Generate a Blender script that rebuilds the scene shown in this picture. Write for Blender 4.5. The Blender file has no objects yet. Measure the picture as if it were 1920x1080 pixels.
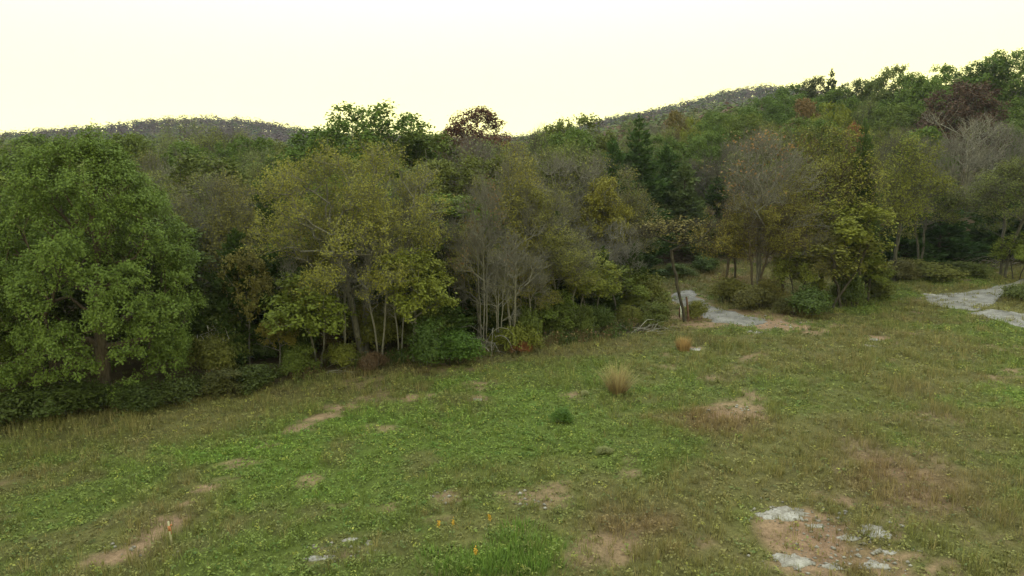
import bpy, math, random
import numpy as np

# ------------------------------------------------------------------ camera, sky, sun, exposure
scene = bpy.context.scene
C = scene.collection
R = math.radians
CAM_H = 10.0
PITCH = R(9.2)
FPX = 1297.0                                   # focal length in pixels of the 1920 px wide photograph

cam_data = bpy.data.cameras.new("camera")
cam_data.sensor_width = 36.0
cam_data.lens = FPX / 1920.0 * 36.0
cam_data.clip_end = 5000.0
cam = bpy.data.objects.new("camera", cam_data)
cam.location = (0, 0, CAM_H)
cam.rotation_euler = (R(90) - PITCH, 0, 0)
C.objects.link(cam)
scene.camera = cam

SUN_ELEV, SUN_AZ = R(48), R(352)                # azimuth clockwise from +Y (where the camera looks)
world = bpy.data.worlds.new("World")
scene.world = world
world.use_nodes = True
wn = world.node_tree
wn.nodes.clear()
w_out = wn.nodes.new("ShaderNodeOutputWorld")
w_bg = wn.nodes.new("ShaderNodeBackground")
w_sky = wn.nodes.new("ShaderNodeTexSky")
w_sky.sky_type = 'NISHITA'
w_sky.sun_disc = False
w_sky.sun_elevation = SUN_ELEV
w_sky.sun_rotation = SUN_AZ
w_sky.air_density = 1.0
w_sky.dust_density = 0.3
# evening veil of thin cloud: light passes through more of it the lower one looks, so it is dense and
# cream near the horizon and thinner overhead, where the clear sky shows through
w_geo = wn.nodes.new("ShaderNodeTexCoord")
w_sep = wn.nodes.new("ShaderNodeSeparateXYZ")
wn.links.new(w_geo.outputs['Generated'], w_sep.inputs[0])
def w_math(op, a, b=None):
    n = wn.nodes.new("ShaderNodeMath")
    n.operation = op
    for k, v in enumerate((a, b)):
        if v is None:
            continue
        if hasattr(v, 'links'):
            wn.links.new(v, n.inputs[k])
        else:
            n.inputs[k].default_value = v
    return n.outputs[0]
w_sin = w_math('MAXIMUM', w_sep.outputs[2], 0.03)
w_fac = w_math('SUBTRACT', 1.0, w_math('EXPONENT', w_math('DIVIDE', -0.85, w_sin)))
w_clear = wn.nodes.new("ShaderNodeMix")
w_clear.data_type = 'RGBA'
w_clear.blend_type = 'MULTIPLY'
w_clear.inputs[0].default_value = 1.0
w_clear.inputs[7].default_value = (5.2, 5.2, 5.2, 1.0)
wn.links.new(w_sky.outputs[0], w_clear.inputs[6])
w_mix = wn.nodes.new("ShaderNodeMix")
w_mix.data_type = 'RGBA'
w_mix.inputs[7].default_value = (11.0, 10.5, 4.25, 1.0)
wn.links.new(w_fac, w_mix.inputs[0])
wn.links.new(w_clear.outputs[2], w_mix.inputs[6])
wn.links.new(w_mix.outputs[2], w_bg.inputs[0])
w_bg.inputs[1].default_value = 0.105
wn.links.new(w_bg.outputs[0], w_out.inputs[0])

sun_data = bpy.data.lights.new("sun", 'SUN')
sun_data.energy = 1.0
sun_data.angle = R(50)
sun_data.color = (1.0, 0.97, 0.93)
sun = bpy.data.objects.new("sun", sun_data)
sun.rotation_euler = (R(90) - SUN_ELEV, 0, math.pi - SUN_AZ)
sun.location = (0, 0, 60)
C.objects.link(sun)

scene.view_settings.view_transform = 'Standard'
scene.view_settings.look = 'None'
scene.view_settings.gamma = 1.0
scene.view_settings.exposure = 0.9
scene.view_settings.use_curve_mapping = False
scene.cycles.max_bounces = 5
scene.cycles.diffuse_bounces = 2
scene.cycles.transmission_bounces = 3
scene.cycles.use_denoising = True
scene.cycles.denoiser = 'OPENIMAGEDENOISE'
scene.cycles.denoising_input_passes = 'RGB_ALBEDO_NORMAL'
scene.cycles.denoising_prefilter = 'ACCURATE'

# ------------------------------------------------------------------ numbers: noise, terrain, pixels
rng = np.random.default_rng(7)

def hash2(ix, iy, s):
    n = (ix.astype(np.int64) * 374761393 + iy.astype(np.int64) * 668265263 + s * 1442695041) & 0xffffffff
    n = ((n ^ (n >> 13)) * 1274126177) & 0xffffffff
    n = n ^ (n >> 16)
    return (n & 0xffff) / 65535.0

def vnoise(x, y, s=0):
    ix, iy = np.floor(x), np.floor(y)
    fx, fy = x - ix, y - iy
    fx, fy = fx * fx * (3 - 2 * fx), fy * fy * (3 - 2 * fy)
    a, b = hash2(ix, iy, s), hash2(ix + 1, iy, s)
    c, d = hash2(ix, iy + 1, s), hash2(ix + 1, iy + 1, s)
    return (a + (b - a) * fx) * (1 - fy) + (c + (d - c) * fx) * fy

def fbm(x, y, s=0, octv=4):
    x, y = np.asarray(x, float), np.asarray(y, float)
    v, a, t = 0.0, 0.5, 0.0
    for k in range(octv):
        v = v + a * vnoise(x * 2 ** k + 17.3 * k, y * 2 ** k - 9.1 * k, s + k)
        t += a
        a *= 0.5
    return v / t

def smooth(a, b, t):
    t = np.clip((t - a) / (b - a), 0, 1)
    return t * t * (3 - 2 * t)

def h(x, y):
    x, y = np.asarray(x, float), np.asarray(y, float)
    z = 0.02 * np.clip(x, -40, 60)
    z = z + 0.35 * (fbm(x / 16, y / 16, 3, 3) - 0.5)
    z = z + smooth(74, 150, y) * (3 + 0.15 * np.minimum(np.log1p(np.exp(np.clip((x - 10) / 6, -30, 30))) * 6, 105))
    z = z + smooth(150, 330, y) * 12 + smooth(420, 740, y) * 25
    z = z + 22 * np.exp(-((x + 323) / 105) ** 2 - ((y - 760) / 170) ** 2)
    z = z + 42 * np.exp(-((x - 275) / 119) ** 2 - ((y - 820) / 190) ** 2)
    z = z + smooth(160, 400, y) * 9 * (fbm(x / 90, y / 90, 31, 3) - 0.5)
    return z

cp, sp = math.cos(PITCH), math.sin(PITCH)
def ray(px, py):
    u, v = (px - 960) / FPX, (540 - py) / FPX
    return u, cp + v * sp, -sp + v * cp

_ts = np.concatenate([np.arange(6, 120, 0.02), np.arange(120, 1200, 0.5)])
def at(px, py):
    """ground point seen at a pixel of the photograph"""
    dx, dy, dz = ray(px, py)
    z = CAM_H + _ts * dz
    below = np.nonzero(z < h(_ts * dx, _ts * dy))[0]
    t = _ts[below[0]] if len(below) else 300.0
    return float(t * dx), float(t * dy)

def top_at(px, py, Y):
    """point at ground distance Y on the ray of a pixel"""
    dx, dy, dz = ray(px, py)
    t = Y / dy
    return float(t * dx), Y, float(CAM_H + t * dz)

def H1(x, y):
    return float(h(np.array([x]), np.array([y]))[0])

# ------------------------------------------------------------------ materials
def new_mat(name):
    m = bpy.data.materials.new(name)
    m.use_nodes = True
    m.node_tree.nodes.clear()
    return m, m.node_tree

def N(t, kind, **kw):
    n = t.nodes.new(kind)
    for k, v in kw.items():
        setattr(n, k, v)
    return n

def mixc(t, fac, a, b, blend='MIX'):
    n = N(t, "ShaderNodeMix", data_type='RGBA', blend_type=blend)
    for sock, val in ((0, fac), (6, a), (7, b)):
        if hasattr(val, 'links'):
            t.links.new(val, n.inputs[sock])
        elif sock == 0:
            n.inputs[0].default_value = val
        else:
            n.inputs[sock].default_value = (*val, 1.0)
    return n.outputs[2]

def leaf_shader(t, col, trans=0.24):
    o = N(t, "ShaderNodeOutputMaterial")
    d, tr = N(t, "ShaderNodeBsdfDiffuse"), N(t, "ShaderNodeBsdfTranslucent")
    g = N(t, "ShaderNodeBsdfGlossy")
    g.inputs['Roughness'].default_value = 0.5
    g.inputs[0].default_value = (0.8, 0.85, 0.8, 1)
    m1, m2 = N(t, "ShaderNodeMixShader"), N(t, "ShaderNodeMixShader")
    m1.inputs[0].default_value = trans
    m2.inputs[0].default_value = 0.015
    t.links.new(col, d.inputs[0])
    t.links.new(col, tr.inputs[0])
    t.links.new(d.outputs[0], m1.inputs[1])
    t.links.new(tr.outputs[0], m1.inputs[2])
    t.links.new(m1.outputs[0], m2.inputs[1])
    t.links.new(g.outputs[0], m2.inputs[2])
    t.links.new(m2.outputs[0], o.inputs[0])

def make_leaf_mat():
    m, t = new_mat("leaf")
    oi, ge = N(t, "ShaderNodeObjectInfo"), N(t, "ShaderNodeNewGeometry")
    tc = N(t, "ShaderNodeTexCoord")
    nz = N(t, "ShaderNodeTexNoise")
    nz.inputs['Scale'].default_value = 0.7
    nz.inputs['Detail'].default_value = 2.0
    t.links.new(tc.outputs['Object'], nz.inputs['Vector'])
    # clump-sized patches turn a little yellower, single leaves vary in brightness
    mr = N(t, "ShaderNodeMapRange")
    t.links.new(nz.outputs['Fac'], mr.inputs[0])
    mr.inputs[1].default_value, mr.inputs[2].default_value = 0.38, 0.68
    mr.inputs[3].default_value, mr.inputs[4].default_value = 0.0, 0.5
    warm = mixc(t, 1.0, oi.outputs['Color'], (1.2, 1.12, 0.9), 'MULTIPLY')
    c1 = mixc(t, mr.outputs[0], oi.outputs['Color'], warm)
    rr = N(t, "ShaderNodeMapRange")
    t.links.new(ge.outputs['Random Per Island'], rr.inputs[0])
    rr.inputs[3].default_value, rr.inputs[4].default_value = 0.84, 1.16
    c2 = mixc(t, 1.0, c1, rr.outputs[0], 'MULTIPLY')
    leaf_shader(t, c2)
    return m

def make_bark_mat():
    m, t = new_mat("bark")
    oi, tc = N(t, "ShaderNodeObjectInfo"), N(t, "ShaderNodeTexCoord")
    mp = N(t, "ShaderNodeMapping")
    mp.inputs['Scale'].default_value = (6, 6, 1.2)
    nz = N(t, "ShaderNodeTexNoise")
    nz.inputs['Scale'].default_value = 2.2
    nz.inputs['Detail'].default_value = 4
    t.links.new(tc.outputs['Object'], mp.inputs[0])
    t.links.new(mp.outputs[0], nz.inputs['Vector'])
    mr = N(t, "ShaderNodeMapRange")
    t.links.new(nz.outputs['Fac'], mr.inputs[0])
    mr.inputs[1].default_value, mr.inputs[2].default_value = 0.3, 0.7
    mr.inputs[3].default_value, mr.inputs[4].default_value = 0.55, 1.35
    c = mixc(t, 1.0, oi.outputs['Color'], mr.outputs[0], 'MULTIPLY')
    b = N(t, "ShaderNodeBsdfPrincipled")
    b.inputs['Roughness'].default_value = 0.9
    b.inputs['Specular IOR Level'].default_value = 0.15
    t.links.new(c, b.inputs['Base Color'])
    bp = N(t, "ShaderNodeBump")
    bp.inputs['Strength'].default_value = 0.6
    bp.inputs['Distance'].default_value = 0.03
    t.links.new(nz.outputs['Fac'], bp.inputs['Height'])
    t.links.new(bp.outputs[0], b.inputs['Normal'])
    o = N(t, "ShaderNodeOutputMaterial")
    t.links.new(b.outputs[0], o.inputs[0])
    return m

def make_attr_leaf_mat(name, trans):
    m, t = new_mat(name)
    a = N(t, "ShaderNodeAttribute", attribute_name="col")
    leaf_shader(t, a.outputs['Color'], trans)
    return m

def make_rough_mat(name, dark, light, scale, bump=0.5, dist=0.03, detail=6):
    """stone, gravel, wood: two colours broken up by noise at two sizes, with relief"""
    m, t = new_mat(name)
    tc = N(t, "ShaderNodeTexCoord")
    n1, n2 = N(t, "ShaderNodeTexNoise"), N(t, "ShaderNodeTexNoise")
    n1.inputs['Scale'].default_value, n2.inputs['Scale'].default_value = scale, scale * 0.13
    n1.inputs['Detail'].default_value = n2.inputs['Detail'].default_value = detail
    n1.inputs['Roughness'].default_value = 0.75
    t.links.new(tc.outputs['Object'], n1.inputs['Vector'])
    t.links.new(tc.outputs['Object'], n2.inputs['Vector'])
    ad = N(t, "ShaderNodeMath", operation='ADD')
    t.links.new(n1.outputs['Fac'], ad.inputs[0])
    t.links.new(n2.outputs['Fac'], ad.inputs[1])
    mr = N(t, "ShaderNodeMapRange")
    t.links.new(ad.outputs[0], mr.inputs[0])
    mr.inputs[1].default_value, mr.inputs[2].default_value = 0.72, 1.28
    c = mixc(t, mr.outputs[0], dark, light)
    b = N(t, "ShaderNodeBsdfPrincipled")
    b.inputs['Roughness'].default_value = 0.92
    b.inputs['Specular IOR Level'].default_value = 0.2
    t.links.new(c, b.inputs['Base Color'])
    bp = N(t, "ShaderNodeBump")
    bp.inputs['Strength'].default_value = bump
    bp.inputs['Distance'].default_value = dist
    t.links.new(n1.outputs['Fac'], bp.inputs['Height'])
    t.links.new(bp.outputs[0], b.inputs['Normal'])
    o = N(t, "ShaderNodeOutputMaterial")
    t.links.new(b.outputs[0], o.inputs[0])
    return m

def make_ground_mat():
    m, t = new_mat("ground")
    a = N(t, "ShaderNodeAttribute", attribute_name="col")
    tc = N(t, "ShaderNodeTexCoord")
    n1, n2 = N(t, "ShaderNodeTexNoise"), N(t, "ShaderNodeTexNoise")
    n1.inputs['Scale'].default_value, n2.inputs['Scale'].default_value = 9.0, 1.7
    n1.inputs['Detail'].default_value = n2.inputs['Detail'].default_value = 6
    n1.inputs['Roughness'].default_value = 0.8
    t.links.new(tc.outputs['Object'], n1.inputs['Vector'])
    t.links.new(tc.outputs['Object'], n2.inputs['Vector'])
    mr, m2 = N(t, "ShaderNodeMapRange"), N(t, "ShaderNodeMapRange")
    t.links.new(n1.outputs['Fac'], mr.inputs[0])
    mr.inputs[1].default_value, mr.inputs[2].default_value = 0.3, 0.7
    mr.inputs[3].default_value, mr.inputs[4].default_value = 0.5, 1.45
    t.links.new(n2.outputs['Fac'], m2.inputs[0])
    m2.inputs[1].default_value, m2.inputs[2].default_value = 0.3, 0.7
    m2.inputs[3].default_value, m2.inputs[4].default_value = 0.8, 1.2
    c = mixc(t, 1.0, a.outputs['Color'], mr.outputs[0], 'MULTIPLY')
    c = mixc(t, 1.0, c, m2.outputs[0], 'MULTIPLY')
    b = N(t, "ShaderNodeBsdfPrincipled")
    b.inputs['Roughness'].default_value = 0.95
    b.inputs['Specular IOR Level'].default_value = 0.1
    t.links.new(c, b.inputs['Base Color'])
    bp = N(t, "ShaderNodeBump")
    bp.inputs['Strength'].default_value = 0.7
    bp.inputs['Distance'].default_value = 0.08
    t.links.new(n1.outputs['Fac'], bp.inputs['Height'])
    t.links.new(bp.outputs[0], b.inputs['Normal'])
    o = N(t, "ShaderNodeOutputMaterial")
    t.links.new(b.outputs[0], o.inputs[0])
    return m

M_LEAF = make_leaf_mat()
M_BARK = make_bark_mat()
M_GRASS = make_attr_leaf_mat("grass_blades", 0.25)
M_FAR = make_attr_leaf_mat("far_foliage", 0.2)
M_GROUND = make_ground_mat()
M_GRAVEL = make_rough_mat("gravel", (0.085, 0.082, 0.084), (0.26, 0.253, 0.258), 9.0, 1.0, 0.08)
M_ROCK = make_rough_mat("limestone", (0.09, 0.078, 0.066), (0.34, 0.33, 0.335), 9.0, 0.8, 0.05)
M_LATH = make_rough_mat("weathered_lath", (0.26, 0.25, 0.19), (0.42, 0.41, 0.32), 30.0, 0.3, 0.003)
M_RIBBON = make_rough_mat("orange_ribbon", (0.30, 0.11, 0.06), (0.42, 0.19, 0.11), 40.0, 0.2, 0.002)
M_WHITE = make_rough_mat("white_paint", (0.62, 0.64, 0.64), (0.82, 0.84, 0.84), 20.0, 0.1, 0.002)
M_POST = make_rough_mat("rusty_post", (0.06, 0.035, 0.03), (0.16, 0.09, 0.07), 18.0, 0.4, 0.004)

# ------------------------------------------------------------------ mesh helpers
def mesh_from(name, V, F, mat, col=None, smooth_shade=False):
    """V (n,3) and F (m,k) with every face of k corners (or a list of such arrays)"""
    V = np.ascontiguousarray(V, dtype=np.float32)
    Fs = F if isinstance(F, list) else [F]
    Fs = [np.asarray(f, dtype=np.int32) for f in Fs if len(f)]
    loops = np.concatenate([f.ravel() for f in Fs]).astype(np.int32)
    tot = np.concatenate([np.full(len(f), f.shape[1], np.int32) for f in Fs])
    start = np.concatenate([[0], np.cumsum(tot)[:-1]]).astype(np.int32)
    me = bpy.data.meshes.new(name)
    me.vertices.add(len(V))
    me.vertices.foreach_set("co", V.ravel())
    me.loops.add(len(loops))
    me.loops.foreach_set("vertex_index", loops)
    me.polygons.add(len(tot))
    me.polygons.foreach_set("loop_start", start)
    me.polygons.foreach_set("loop_total", tot)
    if smooth_shade:
        me.polygons.foreach_set("use_smooth", np.ones(len(tot), bool))
    me.update(calc_edges=True)
    if col is not None:
        at_ = me.color_attributes.new("col", 'FLOAT_COLOR', 'POINT')
        c4 = np.ones((len(V), 4), np.float32)
        c4[:, :3] = col
        at_.data.foreach_set("color", c4.ravel())
    me.materials.append(mat)
    return me

def link(name, me, parent=None, loc=None, color=None):
    o = bpy.data.objects.new(name, me)
    C.objects.link(o)
    if parent is not None:
        o.parent = parent
    if loc is not None:
        o.location = loc
    if color is not None:
        o.color = (*color, 1.0)
    return o

def tag(o, label=None, cat=None, group=None, kind=None):
    if label: o["label"] = label
    if cat: o["category"] = cat
    if group: o["group"] = group
    if kind: o["kind"] = kind
    return o

def unit(a):
    return a / np.maximum(np.linalg.norm(a, axis=-1, keepdims=True), 1e-9)

def leaf_quads(P, size, nrm, r, aspect=1.6, along=None):
    """kite-shaped leaves at P facing nrm"""
    n = len(P)
    a = unit(r.normal(size=(n, 3))) if along is None else along
    t = unit(a - nrm * np.sum(a * nrm, axis=1, keepdims=True))
    b = np.cross(nrm, t)
    s = size[:, None]
    L = t * s * aspect * 0.5
    W = b * s * 0.5
    V = np.stack([P - L, P + W - L * 0.1, P + L, P - W - L * 0.1], axis=1).reshape(-1, 3)
    F = np.arange(4 * n).reshape(n, 4)
    return V, F

def tubes(A, B, ra, rb):
    """one tapered prism per edge A->B"""
    Vs, Fs, base = [], [], 0
    d = unit(B - A)
    ref = np.where(np.abs(d[:, 2:3]) > 0.9, np.array([[1.0, 0, 0]]), np.array([[0, 0, 1.0]]))
    X = unit(np.cross(d, ref))
    Y = np.cross(d, X)
    kk = np.where(ra > 0.09, 8, np.where(ra > 0.03, 5, 3))
    for k in (8, 5, 3):
        i = np.nonzero(kk == k)[0]
        if not len(i):
            continue
        th = np.arange(k) * 2 * math.pi / k
        ring = X[i, None, :] * np.cos(th)[None, :, None] + Y[i, None, :] * np.sin(th)[None, :, None]
        ov = d[i] * (ra[i, None] * 0.4)
        lo = (A[i] - ov)[:, None, :] + ring * ra[i, None, None]
        hi = (B[i] + d[i] * (rb[i, None] * 0.4))[:, None, :] + ring * rb[i, None, None]
        V = np.concatenate([lo, hi], axis=1).reshape(-1, 3)
        j = np.arange(k)
        q = np.stack([j, (j + 1) % k, (j + 1) % k + k, j + k], axis=1)
        F = (q[None] + (np.arange(len(i)) * 2 * k)[:, None, None]).reshape(-1, 4) + base
        Vs.append(V)
        Fs.append(F)
        base += len(V)
    return np.concatenate(Vs), np.concatenate(Fs)

# ------------------------------------------------------------------ trees
def crown_points(r, lobes, n, hollow=0.55):
    """points in a union of ellipsoid lobes (x,y,z,rx,ry,rz), denser towards the lobes' shells"""
    L = np.array(lobes, float)
    vol = (L[:, 3] * L[:, 4] * L[:, 5]) ** 0.75
    k = r.choice(len(L), size=n, p=vol / vol.sum())
    d = unit(r.normal(size=(n, 3)))
    d[:, 2] = np.where(d[:, 2] < -0.35, -d[:, 2] * r.random(n), d[:, 2])
    rad = np.clip(hollow + (1 - hollow) * r.random(n) ** 0.6, 0, 1.05)
    return L[k, :3] + unit(d) * L[k, 3:6] * rad[:, None]

def dome_lobes(r, Hh, W, bottom, n, size=(0.2, 0.34), top_round=1.0, irr=1.0):
    """lobes on the surface of a dome crown of total height Hh, width W, foliage from 'bottom'"""
    out = []
    cz, rz = bottom + (Hh - bottom) * 0.45, (Hh - bottom) * 0.55
    rx = W / 2
    ga = math.pi * (3 - math.sqrt(5))
    p1, p2 = r.uniform(0, 6.28, 2)
    for i in range(n):
        f = (i + 0.5) / n
        z = 1 - 1.75 * f
        a = i * ga + r.normal() * 0.35
        rr = math.sqrt(max(0.0, 1 - z * z)) ** top_round
        s = r.uniform(*size) * W
        sc = (1 - s / W * 0.9 + r.normal() * 0.09 * irr) * (1 + irr * (0.20 * math.sin(2 * a + p1 + z * 2) + 0.13 * math.sin(3 * a + p2)) * rr)
        out.append((math.cos(a) * rr * rx * sc, math.sin(a) * rr * rx * sc, cz + z * rz * sc,
                    s * 0.60, s * 0.60, s * 0.58))
    out.append((0, 0, cz, rx * 0.55, rx * 0.55, rz * 0.6))
    return out

def grow(r, pts, trunk, bf=0.25, down=0.8, seg=0.75, wob=0.07):
    """joins the points to the trunk by short paths: nodes, parents"""
    cap = len(pts) * 6 + len(trunk) + 50
    P = np.zeros((cap, 3))
    par = np.full(cap, -1)
    pl = np.zeros(cap)
    n = len(trunk)
    P[:n] = trunk
    par[1:n] = np.arange(n - 1)
    pl[1:n] = np.cumsum(np.linalg.norm(np.diff(trunk, axis=0), axis=1))
    first = max(1, int(n * 0.35))
    axis = np.array([trunk[-1][0] * 0.5, trunk[-1][1] * 0.5, trunk[-1][2] * 0.6])
    order = np.argsort(np.linalg.norm(pts - axis, axis=1))
    for q in pts[order]:
        d = np.linalg.norm(P[first:n] - q, axis=1)
        cost = d + bf * pl[first:n] + down * np.maximum(0, P[first:n, 2] - q[2] + 0.1)
        j = first + int(np.argmin(cost))
        dist = np.linalg.norm(P[j] - q)
        m = min(6, max(1, int(dist / seg)))
        a = P[j].copy()
        prev = j
        for s in range(1, m + 1):
            f = s / m
            p = a + (q - a) * f
            if s < m:
                p = p + r.normal(size=3) * wob * dist / m * 2
                p[2] += 0.10 * dist * f * (1 - f) * 2
            P[n] = p
            par[n] = prev
            pl[n] = pl[prev] + np.linalg.norm(p - P[prev])
            prev = n
            n += 1
    return P[:n].copy(), par[:n].copy()

def radii(P, par, tip, base_r, power=2.35):
    n = len(P)
    acc = np.zeros(n)
    kids = np.zeros(n, int)
    for i in range(n - 1, 0, -1):
        if kids[i] == 0:
            acc[i] += tip ** power
        acc[par[i]] += acc[i]
        kids[par[i]] += 1
    rad = np.maximum(acc, tip ** power) ** (1 / power)
    f = math.log(base_r / tip) / math.log(max(rad[1], tip * 1.5) / tip)
    rad = tip * (rad / tip) ** f
    rad[0] = rad[1] * 1.45
    return rad, kids

def trunk_line(r, top, n=10, lean=(0, 0), wob=0.10):
    t = np.linspace(0, 1, n)
    w = np.cumsum(r.normal(size=(n, 2)) * wob, axis=0) * np.linspace(0, 1, n)[:, None]
    return np.stack([lean[0] * t ** 1.5 + w[:, 0], lean[1] * t ** 1.5 + w[:, 1], t * top - 0.25 * (1 - t)], axis=1)

class Proto:
    pass

def finish(name, Hh, W, tubeVF, leafVF):
    p = Proto()
    V = leafVF[0] if leafVF is not None and len(leafVF[0]) > 4000 else tubeVF[0]
    p.H, p.name = float(np.quantile(V[:, 2], 0.985)), name
    p.W = float(np.quantile(V[:, 0], 0.99) - np.quantile(V[:, 0], 0.01) + np.quantile(V[:, 1], 0.99) - np.quantile(V[:, 1], 0.01)) / 2
    p.trunk = mesh_from(name + "_trunk", tubeVF[0], tubeVF[1], M_BARK, smooth_shade=True) if tubeVF else None
    p.crown = mesh_from(name + "_crown", leafVF[0], leafVF[1], M_LEAF) if leafVF else None
    return p

def broadleaf(name, seed, Hh=12.0, W=9.0, bottom=2.0, nlobes=22, npts=900, nleaf=16000, leaf=0.14, spread=0.30,
              base_r=0.22, tip=0.009, lobes=None, size=(0.2, 0.34), twigs=0, twig_len=0.6, hollow=0.5, trunk_to=0.62,
              lean=(0, 0), bf=0.25, leaf_keep=1.0, up=0.7, stems=1, aspect=1.5, irr=1.0):
    r = np.random.default_rng(seed)
    if lobes is None:
        lobes = dome_lobes(r, Hh, W, bottom, nlobes, size, 1.0, irr)
    pts = crown_points(r, lobes, npts, hollow)
    allP, allPar, allRad, tips = [], [], [], []
    off = 0
    groups = np.argmin(np.stack([np.hypot(pts[:, 0] - math.cos(2 * math.pi * s / stems) * W * 0.2 * (stems > 1),
                                          pts[:, 1] - math.sin(2 * math.pi * s / stems) * W * 0.2 * (stems > 1))
                                 for s in range(stems)]), axis=0)
    for s in range(stems):
        ln = lean if stems == 1 else (math.cos(2 * math.pi * s / stems) * W * 0.16, math.sin(2 * math.pi * s / stems) * W * 0.16)
        tl = trunk_line(r, Hh * trunk_to, 10, ln)
        if stems > 1:
            tl[:, 0] += math.cos(2 * math.pi * s / stems) * 0.25
            tl[:, 1] += math.sin(2 * math.pi * s / stems) * 0.25
        P, par = grow(r, pts[groups == s], tl, bf)
        rad, kids = radii(P, par, tip, base_r / math.sqrt(stems))
        tips.append(np.nonzero((rad < tip * 3.2) & (P[:, 2] > bottom * 0.7))[0] + off)
        allP.append(P); allRad.append(rad)
        allPar.append(np.where(par >= 0, par + off, -1))
        off += len(P)
    P, par, rad, tips = np.concatenate(allP), np.concatenate(allPar), np.concatenate(allRad), np.concatenate(tips)
    e = np.nonzero(par >= 0)[0]
    A, B, ra, rb = P[par[e]], P[e], np.minimum(rad[par[e]], rad[e] * 1.6), rad[e]
    if twigs:
        k = r.choice(tips, size=twigs)
        ctr = np.array([0, 0, Hh * 0.45])
        d = unit(unit(P[k] - ctr) * 0.9 + r.normal(size=(twigs, 3)) * 0.6 + np.array([0, 0, 0.45]))
        ln = twig_len * r.uniform(0.5, 1.3, twigs)[:, None]
        m = P[k] + d * ln * 0.5
        d2 = unit(d + r.normal(size=(twigs, 3)) * 0.35)
        e2 = m + d2 * ln * 0.5
        d3 = unit(d + r.normal(size=(twigs, 3)) * 0.7)
        e3 = m + d3 * ln * 0.45
        one = np.ones(twigs)
        A = np.concatenate([A, P[k], m, m]); B = np.concatenate([B, m, e2, e3])
        ra = np.concatenate([ra, one * tip, one * tip * 0.8, one * tip * 0.7])
        rb = np.concatenate([rb, one * tip * 0.8, one * tip * 0.45, one * tip * 0.4])
        leaf_at = np.concatenate([P[tips], e2, e3])
    else:
        leaf_at = P[tips]
    tv = tubes(A, B, ra, rb)
    lv = None
    if nleaf:
        if leaf_keep < 1.0:
            # whole sprays have dropped their leaves
            nz = fbm(leaf_at[:, 0] * 0.5 + leaf_at[:, 2] * 0.31, leaf_at[:, 1] * 0.5 + leaf_at[:, 2] * 0.23, seed, 2)
            leaf_at = leaf_at[nz >= np.quantile(nz, 1 - leaf_keep)]
        q = leaf_at[r.integers(0, len(leaf_at), nleaf)]
        pos = q + r.normal(size=(nleaf, 3)) * np.array([spread, spread, spread * 0.75])
        out = unit(pos - np.array([0, 0, Hh * 0.45]))
        nrm = unit(r.normal(size=(nleaf, 3)) * 0.48 + unit(pos - q) * 0.35 + out * 0.45 + np.array([0, 0, up]))
        lv = leaf_quads(pos, leaf * r.uniform(0.6, 1.35, nleaf), nrm, r, aspect)
    return finish(name, Hh, W, tv, lv)

def conifer(name, seed, Hh=9.0, W=4.5, nbr=190, nspray=52, leaf=0.16, base_r=0.13, bottom=0.5, ragged=0.35):
    r = np.random.default_rng(seed)
    tl = trunk_line(r, Hh * 0.97, 12, (0, 0), 0.03)
    rt = np.linspace(base_r, 0.012, 12)
    f = np.sort(r.random(nbr)) ** 0.9
    z = bottom + (Hh - bottom) * f
    prof = np.clip((1 - f) ** 0.72 * (0.35 + 0.65 * np.minimum(1, f / 0.18 + 0.55)), 0.05, 1)
    az = np.arange(nbr) * 2.399 + r.normal(size=nbr) * 0.5
    bulge = 1 + ragged * (np.sin(az * 2 + z * 1.3) * 0.4 + r.normal(size=nbr) * 0.5)
    ln = np.clip(W / 2 * prof * bulge, 0.15, W * 0.75)
    rise = 0.10 + 0.75 * f + r.normal(size=nbr) * 0.12
    d = unit(np.stack([np.cos(az), np.sin(az), rise], axis=1))
    ax = np.stack([np.interp(z, tl[:, 2], tl[:, 0]), np.interp(z, tl[:, 2], tl[:, 1]), z], axis=1)
    tip = ax + d * ln[:, None]
    tip[:, 2] -= 0.10 * ln
    A = np.concatenate([tl[:-1], ax]); B = np.concatenate([tl[1:], tip])
    ra = np.concatenate([rt[:-1], 0.012 + 0.012 * ln]); rb = np.concatenate([rt[1:], np.full(nbr, 0.006)])
    tv = tubes(A, B, ra, rb)
    k = r.choice(nbr, size=nbr * nspray, p=ln ** 1.5 / (ln ** 1.5).sum())
    n = len(k)
    s = 0.22 + 0.86 * r.random(n) ** 0.55
    pos = ax[k] + (tip[k] - ax[k]) * s[:, None] + r.normal(size=(n, 3)) * (0.07 + 0.13 * ln[k, None] / (W / 2)) * np.array([1, 1, 0.7])
    al = unit(d[k] + r.normal(size=(n, 3)) * 0.45 + np.array([0, 0, 0.15]))
    nrm = unit(r.normal(size=(n, 3)) * 0.8 + np.array([0, 0, 0.7]))
    nrm = unit(nrm - al * np.sum(nrm * al, axis=1, keepdims=True))
    lv = leaf_quads(pos, leaf * r.uniform(0.6, 1.3, n), nrm, r, 2.0, al)
    return finish(name, Hh, W, tv, lv)

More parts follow.
